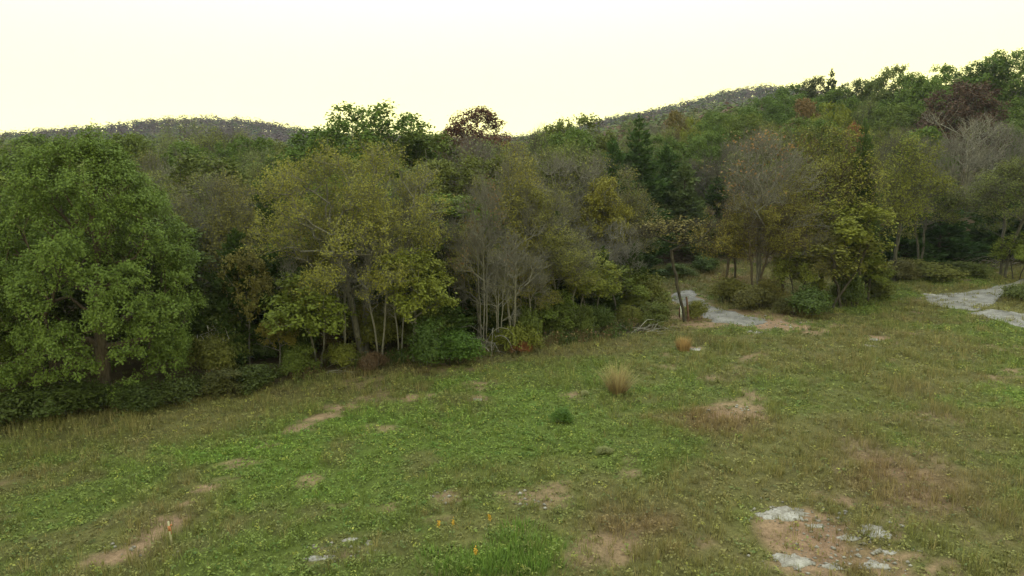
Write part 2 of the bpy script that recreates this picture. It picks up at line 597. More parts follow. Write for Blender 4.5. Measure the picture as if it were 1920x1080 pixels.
def shrub(name, seed, Hh=2.0, W=2.4, npts=190, nleaf=6000, leaf=0.072, stems=5, spread=0.13, tip=0.006):
    r = np.random.default_rng(seed)
    lobes = []
    for i in range(9):
        a, q = r.random() * 6.28, math.sqrt(r.random()) * W * 0.33
        s = W * r.uniform(0.16, 0.27)
        zt = Hh * (1 - 0.5 * (q / (W * 0.45)) ** 2) * r.uniform(0.75, 1.02)
        lobes.append((math.cos(a) * q, math.sin(a) * q, max(zt - s * 0.8, s * 0.6), s, s, s * 0.9))
        if zt > Hh * 0.55:
            lobes.append((math.cos(a) * q * 1.25, math.sin(a) * q * 1.25, zt * 0.42, s, s, s))
    return broadleaf(name, seed, Hh, W, 0.05, 0, npts, nleaf, leaf, spread, 0.05, tip, lobes, stems=stems, trunk_to=0.5, hollow=0.3)

# hero oak on the field's edge: broad, leafed to the ground
def oak_lobes():
    r = np.random.default_rng(5)
    lo = []
    ga = math.pi * (3 - math.sqrt(5))
    n = 160
    for i in range(n):
        f = (i + 0.5) / n
        z = 0.9 + 10.7 * (1 - f) ** 0.9
        t = (z - 1.2) / 10.6
        # widest at a third of the height, narrowing to a rounded peak
        rad = 4.75 * (np.sqrt(max(0.0, 1 - max(0, (t - 0.32) / 0.70) ** 1.8)) if t > 0.32 else 0.88 + 0.12 * t / 0.32)
        a = i * ga + r.normal() * 0.3
        s_ = r.uniform(0.62, 1.15)
        q = max(0.0, rad - s_ * 0.75 + r.normal() * 0.28)
        lo.append((math.cos(a) * q, math.sin(a) * q, z + r.normal() * 0.25, s_, s_, s_ * 0.9))
    lo += [(0, 0, 6.0, 2.2, 2.2, 3.0)]
    return lo

P_OAK = broadleaf("oak", 11, 12.4, 9.6, 0.9, 0, 3800, 145000, 0.078, 0.15, 0.36, 0.009, oak_lobes(), hollow=0.55, trunk_to=0.6, up=0.75)
P_DOME = broadleaf("dome", 12, 11.8, 9.4, 3.0, 60, 2600, 60000, 0.064, 0.15, 0.26, 0.011, size=(0.12, 0.22), twigs=2400,
                   twig_len=0.7, hollow=0.5, stems=2, trunk_to=0.5, up=0.5)
GREEN = [broadleaf("green_a", 21, 14, 9.0, 4.0, 34, 1300, 19000, 0.165, 0.21, 0.22, size=(0.15, 0.27), irr=0.45),
         broadleaf("green_b", 22, 15, 7.6, 4.5, 30, 1200, 16000, 0.165, 0.21, 0.20, size=(0.18, 0.32), irr=0.45),
         broadleaf("green_c", 23, 13, 8.4, 2.0, 42, 1300, 20000, 0.165, 0.20, 0.22, size=(0.14, 0.26), irr=0.45)]
FUZZY = [broadleaf("fuzzy_a", 31, 13, 8.0, 3.5, 26, 1200, 16000, 0.098, 0.19, 0.17, 0.012, twigs=1300, twig_len=0.9, hollow=0.35),
         broadleaf("fuzzy_b", 32, 12, 6.0, 3.0, 22, 1000, 12000, 0.098, 0.19, 0.15, 0.012, twigs=1200, twig_len=0.9, hollow=0.35, leaf_keep=0.75),
         broadleaf("fuzzy_c", 33, 14, 7.0, 5.0, 22, 1000, 11000, 0.098, 0.19, 0.17, 0.012, twigs=1300, twig_len=1.0, hollow=0.35, leaf_keep=0.6, stems=2)]
BARE = [broadleaf("bare_a", 41, 13, 6.5, 4.0, 18, 700, 500, 0.12, 0.3, 0.16, 0.013, twigs=1100, twig_len=1.0, hollow=0.3, leaf_keep=0.2, up=0.2, bf=0.4),
        broadleaf("bare_b", 42, 11, 6.0, 2.5, 16, 600, 900, 0.11, 0.3, 0.13, 0.013, twigs=900, twig_len=1.0, hollow=0.2, leaf_keep=0.3, stems=3, bf=0.45),
        broadleaf("bare_c", 43, 12, 5.5, 3.0, 14, 420, 0, 0.11, 0.3, 0.15, 0.014, twigs=600, twig_len=1.1, hollow=0.1, bf=0.5, stems=2)]
CEDAR = [conifer("cedar_a", 51), conifer("cedar_b", 52, 10, 4.0, 200, 46), conifer("cedar_c", 53, 8.0, 5.2, 190, 52, ragged=0.5)]
MAPLE = [broadleaf("maple_a", 61, 7.0, 5.2, 2.0, 16, 420, 8500, 0.125, 0.17, 0.10, 0.009, size=(0.22, 0.36), leaf_keep=0.8, up=1.0),
         broadleaf("maple_b", 62, 6.0, 4.6, 1.2, 16, 420, 7500, 0.115, 0.17, 0.08, 0.008, size=(0.2, 0.34), leaf_keep=0.85, stems=2, up=0.9)]
SHRUB = [shrub("shrub_a", 71), shrub("shrub_b", 72, 2.4, 2.2), shrub("shrub_c", 73, 1.6, 2.6, 180, 5200, 0.07)]

BARK_GREY, BARK_PALE, BARK_DARK, BARK_BROWN = (0.125, 0.118, 0.112), (0.145, 0.137, 0.132), (0.05, 0.043, 0.038), (0.08, 0.063, 0.052)

def place(name, proto, x, y, Hh, W, color, bark, label, cat="tree", group=None, rot=None, tilt=(0, 0)):
    if color[0] < color[1] * 1.45:
        k_ = 0.90 if y > 58 else 1.02
        color = (color[0] * k_, color[1], color[2] * 0.78)
    if y > 58 and proto in FUZZY:
        bark = tuple(c * 0.62 for c in bark)
    z = H1(x, y)
    o = bpy.data.objects.new(name, None)
    C.objects.link(o)
    o.empty_display_size = 0.3
    o.location = (x, y, z - 0.02)
    o.rotation_euler = (tilt[0], tilt[1], rng.uniform(0, 6.283) if rot is None else rot)
    o.scale = (W / proto.W, W / proto.W, Hh / proto.H)
    tag(o, label, cat, group)
    if proto.trunk:
        link("trunk" if cat == "tree" else "stem", proto.trunk, o, color=bark)
    if proto.crown:
        link("crown" if cat == "tree" else "foliage", proto.crown, o, color=color)
    return o

placed = []                                     # x, y, z_top, width: what hides what
def tree(px, top, Y, wpx, protos, color, label, bark=BARK_GREY, name="broadleaf_tree", group=None, rot=None, tilt=(0, 0), pick=None):
    """a tree whose top shows at pixel (px, top), standing Y metres away"""
    x, y, zt = top_at(px, top, Y)
    proto = protos if isinstance(protos, Proto) else protos[rng.integers(len(protos)) if pick is None else pick]
    Hh = zt - H1(x, y)
    W = wpx * Y / FPX * 1.02
    placed.append((x, y, zt, W))
    return place(name, proto, x, y, Hh, W, color, bark, label, "tree", group, rot, tilt)

# ------------------------------------------------------------------ field maps
EDGE = [(-120, 640), (-60, 800), (0, 786), (180, 766), (400, 738), (560, 712), (700, 688), (850, 672), (1000, 655), (1120, 638), (1220, 622)]
_ep = [at(a, b) for a, b in EDGE[1:]]
EX = np.array([-60, -40] + [p[0] for p in _ep] + [_ep[-1][0] + 1.2, 14, 24, 34, 60, 90])
EY = np.array([6, 16] + [p[1] for p in _ep] + [_ep[-1][1] + 5, 72, 76, 67, 71, 80])
_o = np.argsort(EX)
EX, EY = EX[_o], EY[_o]
def forest_mask(x, y):
    n = (fbm(x / 2.5, y / 2.5, 77, 3) - 0.5) * 2.0
    return smooth(-0.9, 0.9, y - np.interp(x, EX, EY) + n * 0.8)

def blob(x, y, px, py, rx, ry, warp=0.5, seed=5, soft=0.35):
    """1 inside an irregular patch seen at pixel (px,py) with half sizes rx, ry in pixels"""
    cx, cy = at(px, py)
    D = math.hypot(cx, cy)
    ax = rx * D / FPX
    ay = max(0.05, abs(at(px, py - ry)[1] - at(px, py + ry)[1]) / 2)
    d = np.sqrt(((x - cx) / ax) ** 2 + ((y - cy) / ay) ** 2)
    k = d < 2.6
    n = fbm(x[k] * 0.8, y[k] * 0.8, seed, 4) - 0.5
    n2 = fbm(x[k] * 2.9, y[k] * 2.9, seed + 9, 3) - 0.5
    d[k] += n * warp * 2.6 + n2 * warp * 1.6
    return 1 - smooth(1 - soft, 1 + soft, d)

# bare soil (px, py, half width, half height, strength)
SOIL = [(1375, 766, 55, 14, .55), (835, 930, 32, 10, .7), (1010, 935, 70, 18, .45), (1540, 1015, 120, 60, .6), (1140, 1030, 80, 45, .45),
        (755, 747, 50, 6, .8), (895, 746, 9, 5, .9), (690, 712, 60, 8, .4), (840, 690, 60, 6, .4),
        (205, 1048, 30, 11, 0.60), (245, 1028, 32, 12, 0.60), (285, 1003, 28, 10, 0.60), (322, 975, 24, 9, 0.60), (350, 945, 26, 9, 0.60), (385, 915, 22, 8, 0.60), (425, 895, 26, 8, 0.60), (452, 868, 20, 7, 0.60), (505, 835, 20, 7, 0.65), (560, 805, 26, 8, 0.65), (600, 785, 30, 9, 0.65), (640, 762, 34, 9, 0.65), (690, 748, 26, 6, 0.42), (640, 1035, 70, 20, .45),
        (1740, 930, 80, 60, .25), (1660, 850, 60, 30, .25), (830, 975, 40, 10, .3), (1300, 655, 18, 4, .7),
        (1470, 612, 55, 10, .75), (1525, 624, 40, 5, .6), (1340, 600, 70, 14, .6), (1420, 592, 60, 10, .5), (1300, 560, 30, 16, .5), (1640, 632, 18, 4, .8), (1740, 780, 50, 8, .3), (1330, 500, 60, 5, .5)]
# leaf colour patches: kind index as below
PATCH = [(640, 830, 220, 75, 'bright', .85), (960, 720, 240, 40, 'bright', .4), (880, 840, 280, 85, 'green', .8), (1000, 790, 220, 60, 'bright', .35), (960, 1040, 110, 50, 'bright', .95),
         (1880, 745, 90, 25, 'bright', .8), (330, 850, 110, 30, 'bright', .55), (120, 960, 160, 70, 'green', .5), (1440, 1000, 60, 60, 'bright', .45),
         (1180, 690, 200, 30, 'green', .35), (1240, 800, 160, 50, 'green', .35), (1880, 880, 90, 90, 'green', .55), (1760, 1020, 120, 60, 'green', .3),
         (150, 820, 260, 28, 'olive', .8), (520, 745, 180, 25, 'olive', .7), (1450, 660, 300, 22, 'olive', .6), (1700, 690, 220, 30, 'olive', .6),
         (1600, 800, 170, 60, 'olive', .65), (1700, 880, 120, 70, 'brown', .6), (1180, 960, 150, 60, 'brown', .5), (1330, 790, 90, 25, 'red', .65),
         (1700, 905, 90, 45, 'red', .45), (1190, 1000, 90, 40, 'red', .45), (1540, 1020, 110, 50, 'red', .4), (1500, 745, 200, 20, 'brown', .25), (1000, 668, 200, 8, 'brown', .6), (1300, 640, 160, 10, 'brown', .5), (700, 700, 160, 14, 'brown', .5),
         (340, 970, 40, 20, 'brown', .5), (1330, 520, 100, 18, 'brown', .6), (1370, 525, 60, 14, 'red', .5), (1560, 600, 200, 12, 'brown', .35), (1600, 940, 90, 40, 'brown', .4)]
PAL = {'green': (0.112, 0.148, 0.034), 'bright': (0.122, 0.190, 0.032), 'olive': (0.150, 0.143, 0.054), 'brown': (0.150, 0.125, 0.062),
       'red': (0.190, 0.105, 0.070), 'straw': (0.300, 0.235, 0.115), 'yellow': (0.230, 0.235, 0.050)}
PAL = {k: np.array(v) * 1.12 for k, v in PAL.items()}
SOILC, LITTER = np.array((0.25, 0.155, 0.122)), np.array((0.075, 0.055, 0.038))

def field_colour(x, y):
    n1 = fbm(x / 5, y / 5, 41, 4)[:, None]
    n2 = fbm(x / 1.6, y / 1.6, 47, 3)[:, None]
    c = PAL['green'] + (PAL['olive'] - PAL['green']) * smooth(0.35, 0.62, n1)
    for (px, py, rx, ry, k, s) in PATCH:
        b = blob(x, y, px, py, rx, ry, 0.45, 5 + rx % 7, 0.6)[:, None] * s
        c = c + (PAL[k] - c) * b * smooth(0.15, 0.6, n2 + 0.12)
    c = c + (PAL['brown'] - c) * 0.5 * smooth(0.58, 0.75, n2)
    return c

def soil_amount(x, y):
    s = np.zeros_like(x)
    for (px, py, rx, ry, k) in SOIL:
        s = np.maximum(s, blob(x, y, px, py, rx, ry, 0.95, 3 + rx % 5, 0.35) * k)
    s = np.maximum(s, 0.5 * smooth(0.70, 0.80, fbm(x / 2.2, y / 2.2, 91, 4)))
    return s

# ------------------------------------------------------------------ ground, driveway, track
def axis_steps(lo, hi, a, b, fine, grow_by=1.12):
    mid = np.arange(a, b, fine)
    out_hi, v, s = [], b, fine
    while v < hi:
        out_hi.append(v); s *= grow_by; v += min(s, 14)
    out_lo, v, s = [], a - fine, fine
    while v > lo:
        out_lo.append(v); s *= grow_by; v -= min(s, 14)
    return np.array(out_lo[::-1] + list(mid) + out_hi)

gx = axis_steps(-900, 900, -34, 52, 0.36)
gy = axis_steps(-150, 1150, 12, 62, 0.32)
XX, YY = np.meshgrid(gx, gy)
fx_, fy_ = XX.ravel(), YY.ravel()
near = (np.abs(fx_) < 70) & (fy_ < 100) & (fy_ > 8)
gz = h(fx_, fy_)
gz = gz + np.where(near, 0.16 * (fbm(fx_ / 1.4, fy_ / 1.4, 55, 3) - 0.5), 0)
gcol = np.tile(LITTER, (len(fx_), 1))
nx, ny = fx_[near], fy_[near]
fc = field_colour(nx, ny) * 0.50
fm = forest_mask(nx, ny)[:, None]
fc = fc + (SOILC - fc) * soil_amount(nx, ny)[:, None]
fc = fc + (LITTER - fc) * fm
gcol[near] = fc
back = (fy_ <= 8) & (np.abs(fx_) < 200)
gcol[back] = PAL['olive'] * 0.62
nxv, nyv = len(gx), len(gy)
ii = (np.arange(nyv - 1)[:, None] * nxv + np.arange(nxv - 1)[None, :]).ravel()
gF = np.stack([ii, ii + 1, ii + 1 + nxv, ii + nxv], axis=1)
ground = link("ground", mesh_from("ground", np.stack([fx_, fy_, gz], axis=1), gF, M_GROUND, gcol, True))
tag(ground, "rolling meadow and wooded hillsides of brown earth under the grass", "ground", kind="structure")

def ground_z(x, y):
    return h(x, y) + 0.16 * (fbm(x / 1.4, y / 1.4, 55, 3) - 0.5) * ((np.abs(x) < 70) & (y < 100) & (y > 8))

def ribbon_sheet(name, left, right, lift, label, n=90, m=14, rag=0.35, seed=1):
    """a strip between two traced edges, laid on the ground with ragged borders"""
    Lp, Rp = np.array([at(*p) for p in left]), np.array([at(*p) for p in right])
    def res(Q):
        s = np.concatenate([[0], np.cumsum(np.linalg.norm(np.diff(Q, axis=0), axis=1))])
        t = np.linspace(0, s[-1], n)
        return np.stack([np.interp(t, s, Q[:, 0]), np.interp(t, s, Q[:, 1])], axis=1)
    Lr, Rr = res(Lp), res(Rp)
    k = np.arange(n) / 4.0
    dirv = unit(Rr - Lr)
    Lr = Lr + dirv * (fbm(k, k * 0 + seed, seed, 3)[:, None] - 0.5) * rag * 2
    Rr = Rr + dirv * (fbm(k, k * 0 + seed + 5, seed + 3, 3)[:, None] - 0.5) * rag * 2
    w = np.linspace(0, 1, m)
    G = Lr[:, None, :] * (1 - w)[None, :, None] + Rr[:, None, :] * w[None, :, None]
    x, y = G[..., 0].ravel(), G[..., 1].ravel()
    ends = np.minimum(1, np.minimum(np.arange(n), np.arange(n)[::-1]) / 16.0)
    prof = (np.minimum(1, np.minimum(w, 1 - w) * 6)[None, :] * ends[:, None]).ravel()
    prof = prof * np.clip(0.35 + 1.5 * fbm(G[..., 0].ravel() / 1.2, G[..., 1].ravel() / 1.2, 63, 3), 0, 1)
    z = ground_z(x, y) + lift * prof - 0.09 * (1 - prof) + 0.05 * (fbm(x / 0.7, y / 0.7, 61, 2) - 0.3) * prof
    i = (np.arange(n - 1)[:, None] * m + np.arange(m - 1)[None, :]).ravel()
    F = np.stack([i, i + 1, i + 1 + m, i + m], axis=1)
    o = link(name, mesh_from(name, np.stack([x, y, z], axis=1), F, M_GRAVEL, None, True))
    tag(o, label, name.replace("_", " "), kind="structure")
    return np.concatenate([Lr, Rr[::-1]])

tracks = []
tracks.append(ribbon_sheet("gravel_track",
    [(1296, 536), (1310, 556), (1345, 574), (1385, 584), (1420, 594), (1448, 604), (1462, 612)],
    [(1256, 546), (1256, 566), (1296, 588), (1330, 604), (1375, 610), (1405, 614), (1430, 622)], 0.09,
    "pale grey gravel track fading into the grass", rag=0.5, seed=4))
tracks.append(ribbon_sheet("gravel_driveway",
    [(1704, 560), (1760, 549), (1830, 541), (1900, 527), (1960, 510), (2030, 496)],
    [(1704, 562), (1760, 576), (1830, 586), (1862, 574), (1878, 550), (1920, 532)], 0.10,
    "grey gravel driveway bending round the grass verge", rag=0.35, seed=8))
tracks.append(ribbon_sheet("gravel_driveway_branch",
    [(1826, 583), (1866, 580), (1900, 584), (1960, 596), (2060, 616)],
    [(1790, 580), (1850, 597), (1920, 618), (1990, 640), (2080, 668)], 0.085,
    "grey gravel driveway arm running along the meadow", rag=0.35, seed=12))

def inside(poly, x, y):
    c = np.zeros(len(x), bool)
    j = len(poly) - 1
    for i in range(len(poly)):
        xi, yi = poly[i]; xj, yj = poly[j]
        c ^= ((yi > y) != (yj > y)) & (x < (xj - xi) * (y - yi) / (yj - yi + 1e-12) + xi)
        j = i
    return c

# ------------------------------------------------------------------ grass and weeds
def make_grass(ntuft):
    r = np.random.default_rng(99)
    ys = np.linspace(12, 86, 400)
    dens = np.where(ys < 24, 1.0, (24 / ys) ** 1.45)
    pdf = dens * (0.8 * ys + 5)
    y = np.interp(r.random(ntuft), np.cumsum(pdf) / pdf.sum(), ys)
    x = (r.random(ntuft) * 2 - 1) * (0.8 * y + 5)
    fm, so = forest_mask(x, y), soil_amount(x, y)
    keep = (r.random(ntuft) > fm * 0.95) & (r.random(ntuft) > so * 1.15)
    for t_ in tracks:
        keep &= ~(inside(t_, x, y) & (r.random(ntuft) < 0.95 - 0.75 * smooth(0.52, 0.66, fbm(x / 1.1, y / 1.1, 333, 3))))
    x, y, so = x[keep], y[keep], so[keep]
    n = len(x)
    col = field_colour(x, y)
    green = smooth(0.85, 1.45, col[:, 1] / col[:, 0])
    dist = np.maximum(1, y / 24) ** 0.75
    tall = np.clip(2.4 * fbm(x / 1.3, y / 1.3, 19, 3) - 0.65, 0.10, 1.35) * r.uniform(0.5, 1.4, n) * (1 - 0.6 * so)
    # what each tuft is: grass, weed, yellowing weed, straw
    kind = r.random(n)
    weed = kind < 0.25 + 0.5 * green
    straw = (~weed) & (r.random(n) < 0.05 + 0.17 * (1 - green))
    yel = weed & (r.random(n) < 0.07)
    col = np.where(straw[:, None], PAL['straw'] * 0.5 + col * 0.4, col)
    col = np.where(yel[:, None], PAL['yellow'] * 0.7 + col * 0.3, col)
    dk = weed & (r.random(n) < 0.16)
    col = np.where(dk[:, None], col * np.array([0.65, 0.82, 0.8]), col)
    col = col * r.uniform(0.75, 1.25, n)[:, None]
    rad = np.where(weed, 0.13, 0.09) * r.uniform(0.6, 1.6, n) * dist
    hgt = np.where(weed, 0.05 + 0.24 * tall, 0.09 + 0.30 * tall) * dist ** 0.6
    # leaves and blades of every tuft
    nw, nb = 9, 9
    w = np.repeat(np.nonzero(weed)[0], nw)
    m = len(w)
    a, q = r.random(m) * 6.283, np.sqrt(r.random(m))
    ox, oy = np.cos(a) * q * rad[w], np.sin(a) * q * rad[w]
    X, Y = x[w] + ox, y[w] + oy
    pos = np.stack([X, Y, ground_z(X, Y) + hgt[w] * (1 - 0.75 * q * q) * r.uniform(0.55, 1.05, m)], axis=1)
    nrm = unit(np.stack([np.cos(a) * q * 0.8, np.sin(a) * q * 0.8, np.ones(m)], axis=1) + r.normal(size=(m, 3)) * 0.35)
    V2, F2 = leaf_quads(pos, 0.044 * dist[w] * r.uniform(0.5, 1.5, m), nrm, r, 1.8)
    C2 = np.repeat(col[w] * r.uniform(0.75, 1.25, m)[:, None], 4, axis=0)
    b = np.repeat(np.nonzero(~weed)[0], nb)
    m = len(b)
    a, q = r.random(m) * 6.283, np.sqrt(r.random(m))
    X, Y = x[b] + np.cos(a) * q * rad[b], y[b] + np.sin(a) * q * rad[b]
    A = np.stack([X, Y, ground_z(X, Y) - 0.02], axis=1)
    lean = 0.15 + 0.75 * q * r.random(m)
    d = unit(np.stack([np.cos(a) * lean, np.sin(a) * lean, np.ones(m)], axis=1))
    sd = np.stack([-np.sin(a), np.cos(a), 0 * a], axis=1) * (0.0085 * dist[b] * r.uniform(0.6, 1.5, m))[:, None]
    L = hgt[b] * r.uniform(0.6, 1.25, m)
    V1 = np.stack([A - sd, A + sd, A + d * L[:, None]], axis=1).reshape(-1, 3)
    C1 = np.repeat(col[b] * r.uniform(0.75, 1.25, m)[:, None], 3, axis=0)
    F1 = np.arange(len(V1)).reshape(-1, 3)
    me = mesh_from("grass", np.concatenate([V1, V2]), [F1, F2 + len(V1)], M_GRASS, np.concatenate([C1, C2]))
    return tag(link("grass", me), "rough meadow of mixed grass and broad-leaved weeds", "grass", kind="stuff")
make_grass(92000)

def make_tall_weeds(n=60000):
    """dark tall weeds and seedlings fringing the wood"""
    r = np.random.default_rng(101)
    x = r.uniform(-30, 11.5, n)
    y = np.interp(x, EX, EY) + r.normal(size=n) * 0.55 + 0.9
    m = r.random(n) < 0.22
    x2, y2 = r.uniform(22, 60, n), r.normal(size=n) * 1.0
    y2 = np.interp(x2, EX, EY) + y2 + 0.3
    x, y = np.where(m, x2, x), np.where(m, y2, y)
    kp = fbm(x * 0.7, y * 0.7, 8, 3) > 0.40
    for t_ in tracks:
        kp &= ~inside(t_, x, y)
    x, y = x[kp], y[kp]
    n = len(x)
    hh = (0.25 + 0.9 * fbm(x / 1.5, y / 1.5, 12, 3)) * r.uniform(0.3, 1.1, n)
    z = ground_z(x, y)
    leaf = r.random(n) < 0.6
    pal = np.array([(0.07, 0.105, 0.028), (0.10, 0.12, 0.035), (0.14, 0.12, 0.055), (0.16, 0.11, 0.06), (0.055, 0.085, 0.025)])
    k = (fbm(x / 1.8, y / 1.8, 44, 3) * 7 + r.normal(size=n) * 0.8).astype(int) % 5
    col = pal[k] * r.uniform(0.6, 1.4, n)[:, None]
    P = np.stack([x, y, z], axis=1)
    b = np.nonzero(~leaf)[0]
    a = r.random(len(b)) * 6.283
    d = unit(np.stack([np.cos(a) * 0.35, np.sin(a) * 0.35, np.ones(len(b))], axis=1))
    s = np.stack([-np.sin(a), np.cos(a), 0 * a], axis=1) * 0.016
    V1 = np.stack([P[b] - s, P[b] + s, P[b] + d * hh[b, None]], axis=1).reshape(-1, 3)
    l = np.nonzero(leaf)[0]
    pos = P[l] + np.stack([r.normal(size=len(l)) * 0.08, r.normal(size=len(l)) * 0.08, hh[l] * r.random(len(l))], axis=1)
    V2, F2 = leaf_quads(pos, 0.085 * r.uniform(0.5, 1.4, len(l)), unit(r.normal(size=(len(l), 3)) * 0.6 + np.array([0, 0, 0.9])), r, 1.7)
    me = mesh_from("weeds", np.concatenate([V1, V2]), [np.arange(len(V1)).reshape(-1, 3), F2 + len(V1)], M_GRASS,
                   np.concatenate([np.repeat(col[b], 3, axis=0), np.repeat(col[l], 4, axis=0)]))
    return tag(link("weeds", me), "tall dark weeds and seedlings fringing the wood", "weeds", kind="stuff")
make_tall_weeds()

# ------------------------------------------------------------------ the trees one can tell apart
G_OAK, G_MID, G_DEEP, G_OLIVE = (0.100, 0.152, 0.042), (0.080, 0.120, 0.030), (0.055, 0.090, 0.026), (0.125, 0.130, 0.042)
G_YEL, G_GOLD, G_CEDAR, G_CEDGREY = (0.165, 0.170, 0.034), (0.24, 0.20, 0.035), (0.038, 0.070, 0.022), (0.085, 0.105, 0.055)
G_OCHRE, G_BROWN, G_MAROON, G_RED = (0.20, 0.135, 0.05), (0.13, 0.085, 0.045), (0.068, 0.041, 0.036), (0.30, 0.08, 0.035)
G_FAROL, G_GREY = (0.145, 0.155, 0.065), (0.13, 0.13, 0.085)

tree(152, 270, 32, 305, P_OAK, G_OAK, "huge round green oak leafed down to the ground at the meadow's edge", BARK_BROWN, "oak_tree", rot=0.4)
tree(668, 282, 39, 320, P_DOME, (0.180, 0.184, 0.052), "wide domed olive-gold tree with fine foliage and twin grey trunks", BARK_GREY, "elm_tree", rot=1.2)
# between the oak and the domed tree
tree(405, 335, 41, 140, FUZZY, (0.15, 0.145, 0.055), "thin half-bare tree with orange-tinged leaves beside the big oak", BARK_GREY, pick=1)
tree(455, 470, 37, 90, MAPLE, (0.14, 0.13, 0.05), "small ochre-leaved sapling tree in the shade of the oak", BARK_GREY, "young_tree", pick=0)
tree(500, 345, 47, 130, CEDAR, G_CEDAR, "dark green conifer squeezed behind the domed olive tree", BARK_DARK, "cedar_tree", pick=0)
tree(455, 500, 42, 130, CEDAR, G_CEDAR, "low dark conifer deep in shade between oak and domed tree", BARK_DARK, "cedar_tree", pick=2)
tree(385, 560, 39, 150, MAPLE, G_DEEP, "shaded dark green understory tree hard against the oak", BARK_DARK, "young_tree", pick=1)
tree(590, 520, 36.5, 170, MAPLE, (0.120, 0.155, 0.036), "bright yellow-green small tree under the domed tree's skirt", BARK_GREY, "young_tree", pick=1)
tree(520, 590, 36.2, 70, MAPLE, (0.19, 0.17, 0.05), "spindly yellowish sapling tree at the shaded wood edge", BARK_GREY, "young_tree", pick=0)
tree(770, 470, 37.2, 130, MAPLE, (0.150, 0.175, 0.042), "leafy yellow-green small tree with large pale leaves below the domed tree", BARK_GREY, "young_tree", pick=0)
tree(830, 560, 39.5, 110, CEDAR, (0.05, 0.085, 0.025), "bushy dark green conifer at the wood edge beside the tangled dead tree", BARK_DARK, "cedar_tree", pick=2)
# tangled bare trees
tree(905, 345, 39.5, 115, BARE, G_BROWN, "vine-tangled dead grey tree standing at the meadow edge", BARK_GREY, "bare_tree", pick=1, rot=0.3)
tree(850, 410, 43, 90, BARE, G_BROWN, "tangle of bare grey stems behind the leafy yellow-green small tree", BARK_GREY, "bare_tree", pick=1)
tree(960, 430, 41, 110, BARE, G_BROWN, "short leafless grey tree with drooping twigs in the thicket", BARK_PALE, "bare_tree", pick=2)
tree(880, 262, 60, 150, BARE, G_GREY, "tall bare purple-grey tree with many upright twigs rising behind the domed tree", (0.125, 0.108, 0.115), "bare_tree", pick=0)
tree(820, 300, 58, 110, BARE, G_GREY, "bare grey tree against the green trees behind the dome", (0.125, 0.112, 0.115), "bare_tree", pick=2)
tree(705, 430, 37.6, 90, BARE, G_OLIVE, "slim pale bare tree in front of the domed tree's trunks", (0.17, 0.16, 0.155), "bare_tree", pick=2)
tree(1165, 420, 50, 90, BARE, G_OLIVE, "slim grey bare tree at the thicket's back by the clearing", (0.16, 0.15, 0.145), "bare_tree", pick=2)
tree(935, 470, 40.2, 80, BARE, G_OLIVE, "thin pale dead tree with drooping stems at the thicket's face", (0.19, 0.18, 0.175), "bare_tree", pick=1)
tree(1035, 400, 47, 90, BARE, G_OLIVE, "straight grey bare tree between olive thicket crowns", (0.16, 0.15, 0.15), "bare_tree", pick=2)
for (px, top, Y, lab) in [(640, 470, 38.2, "slender pale bare tree under the domed tree's skirt of leaves"), (745, 455, 38.0, "slender grey bare tree next to the leafy yellow-green small tree"),
                         (1085, 455, 45.6, "thin pale bare tree in the thicket near the squat green one"), (545, 480, 38.6, "thin grey bare tree above the spindly yellowish sapling"),
                         (1000, 470, 42.2, "thin silvery bare tree at the thicket's middle front")]:
    tree(px, top, Y, 62, BARE, G_OLIVE, lab, (0.19, 0.18, 0.17), "bare_tree", pick=2)
# thicket in the middle
tree(950, 300, 46, 130, FUZZY, (0.17, 0.165, 0.045), "slender yellow-green tree rising from the middle thicket", BARK_GREY, pick=1)
tree(1010, 350, 45, 120, FUZZY, (0.15, 0.155, 0.045), "olive tree with wispy foliage over the thicket", BARK_GREY, pick=2)
tree(895, 420, 42, 110, FUZZY, (0.15, 0.15, 0.045), "wispy olive young tree wrapped among dead stems", BARK_GREY, pick=1)
tree(985, 455, 43, 120, FUZZY, (0.16, 0.15, 0.04), "low olive-yellow tree in the thicket's front rank", BARK_GREY, pick=0)
tree(1060, 440, 44, 130, FUZZY, (0.14, 0.145, 0.045), "grey-olive tree with thin leaves at the thicket's heart", BARK_GREY, pick=2)
tree(1110, 470, 46, 120, MAPLE, (0.13, 0.15, 0.035), "green-gold young tree by the thicket's end", BARK_GREY, "young_tree", pick=1)
tree(1160, 500, 48, 110, MAPLE, (0.10, 0.13, 0.032), "mid-green young tree closing the thicket near the track", BARK_GREY, "young_tree", pick=1)
tree(1020, 545, 43, 110, MAPLE, (0.085, 0.12, 0.03), "squat green young tree on the thicket's sunny face", BARK_GREY, "young_tree", pick=1)
tree(1185, 550, 48.5, 60, MAPLE, (0.11, 0.13, 0.035), "small olive tree at the thicket's tip by the track", BARK_GREY, "young_tree", pick=0)
tree(1075, 290, 56, 150, BARE, G_OLIVE, "bare many-stemmed tree with pale limbs above the thicket", BARK_PALE, "bare_tree", pick=1)
tree(1130, 338, 55, 92, GREEN, (0.185, 0.18, 0.045), "small bright yellow crown among pale bare limbs", BARK_GREY, "young_tree", pick=1)
tree(1100, 420, 52, 110, BARE, G_OLIVE, "leaning pale bare tree below the bright yellow crown", BARK_PALE, "bare_tree", pick=2)
tree(1085, 226, 78, 150, GREEN, (0.115, 0.125, 0.045), "tall round olive-green tree topping the wood behind the yellow crown", BARK_GREY, pick=2)
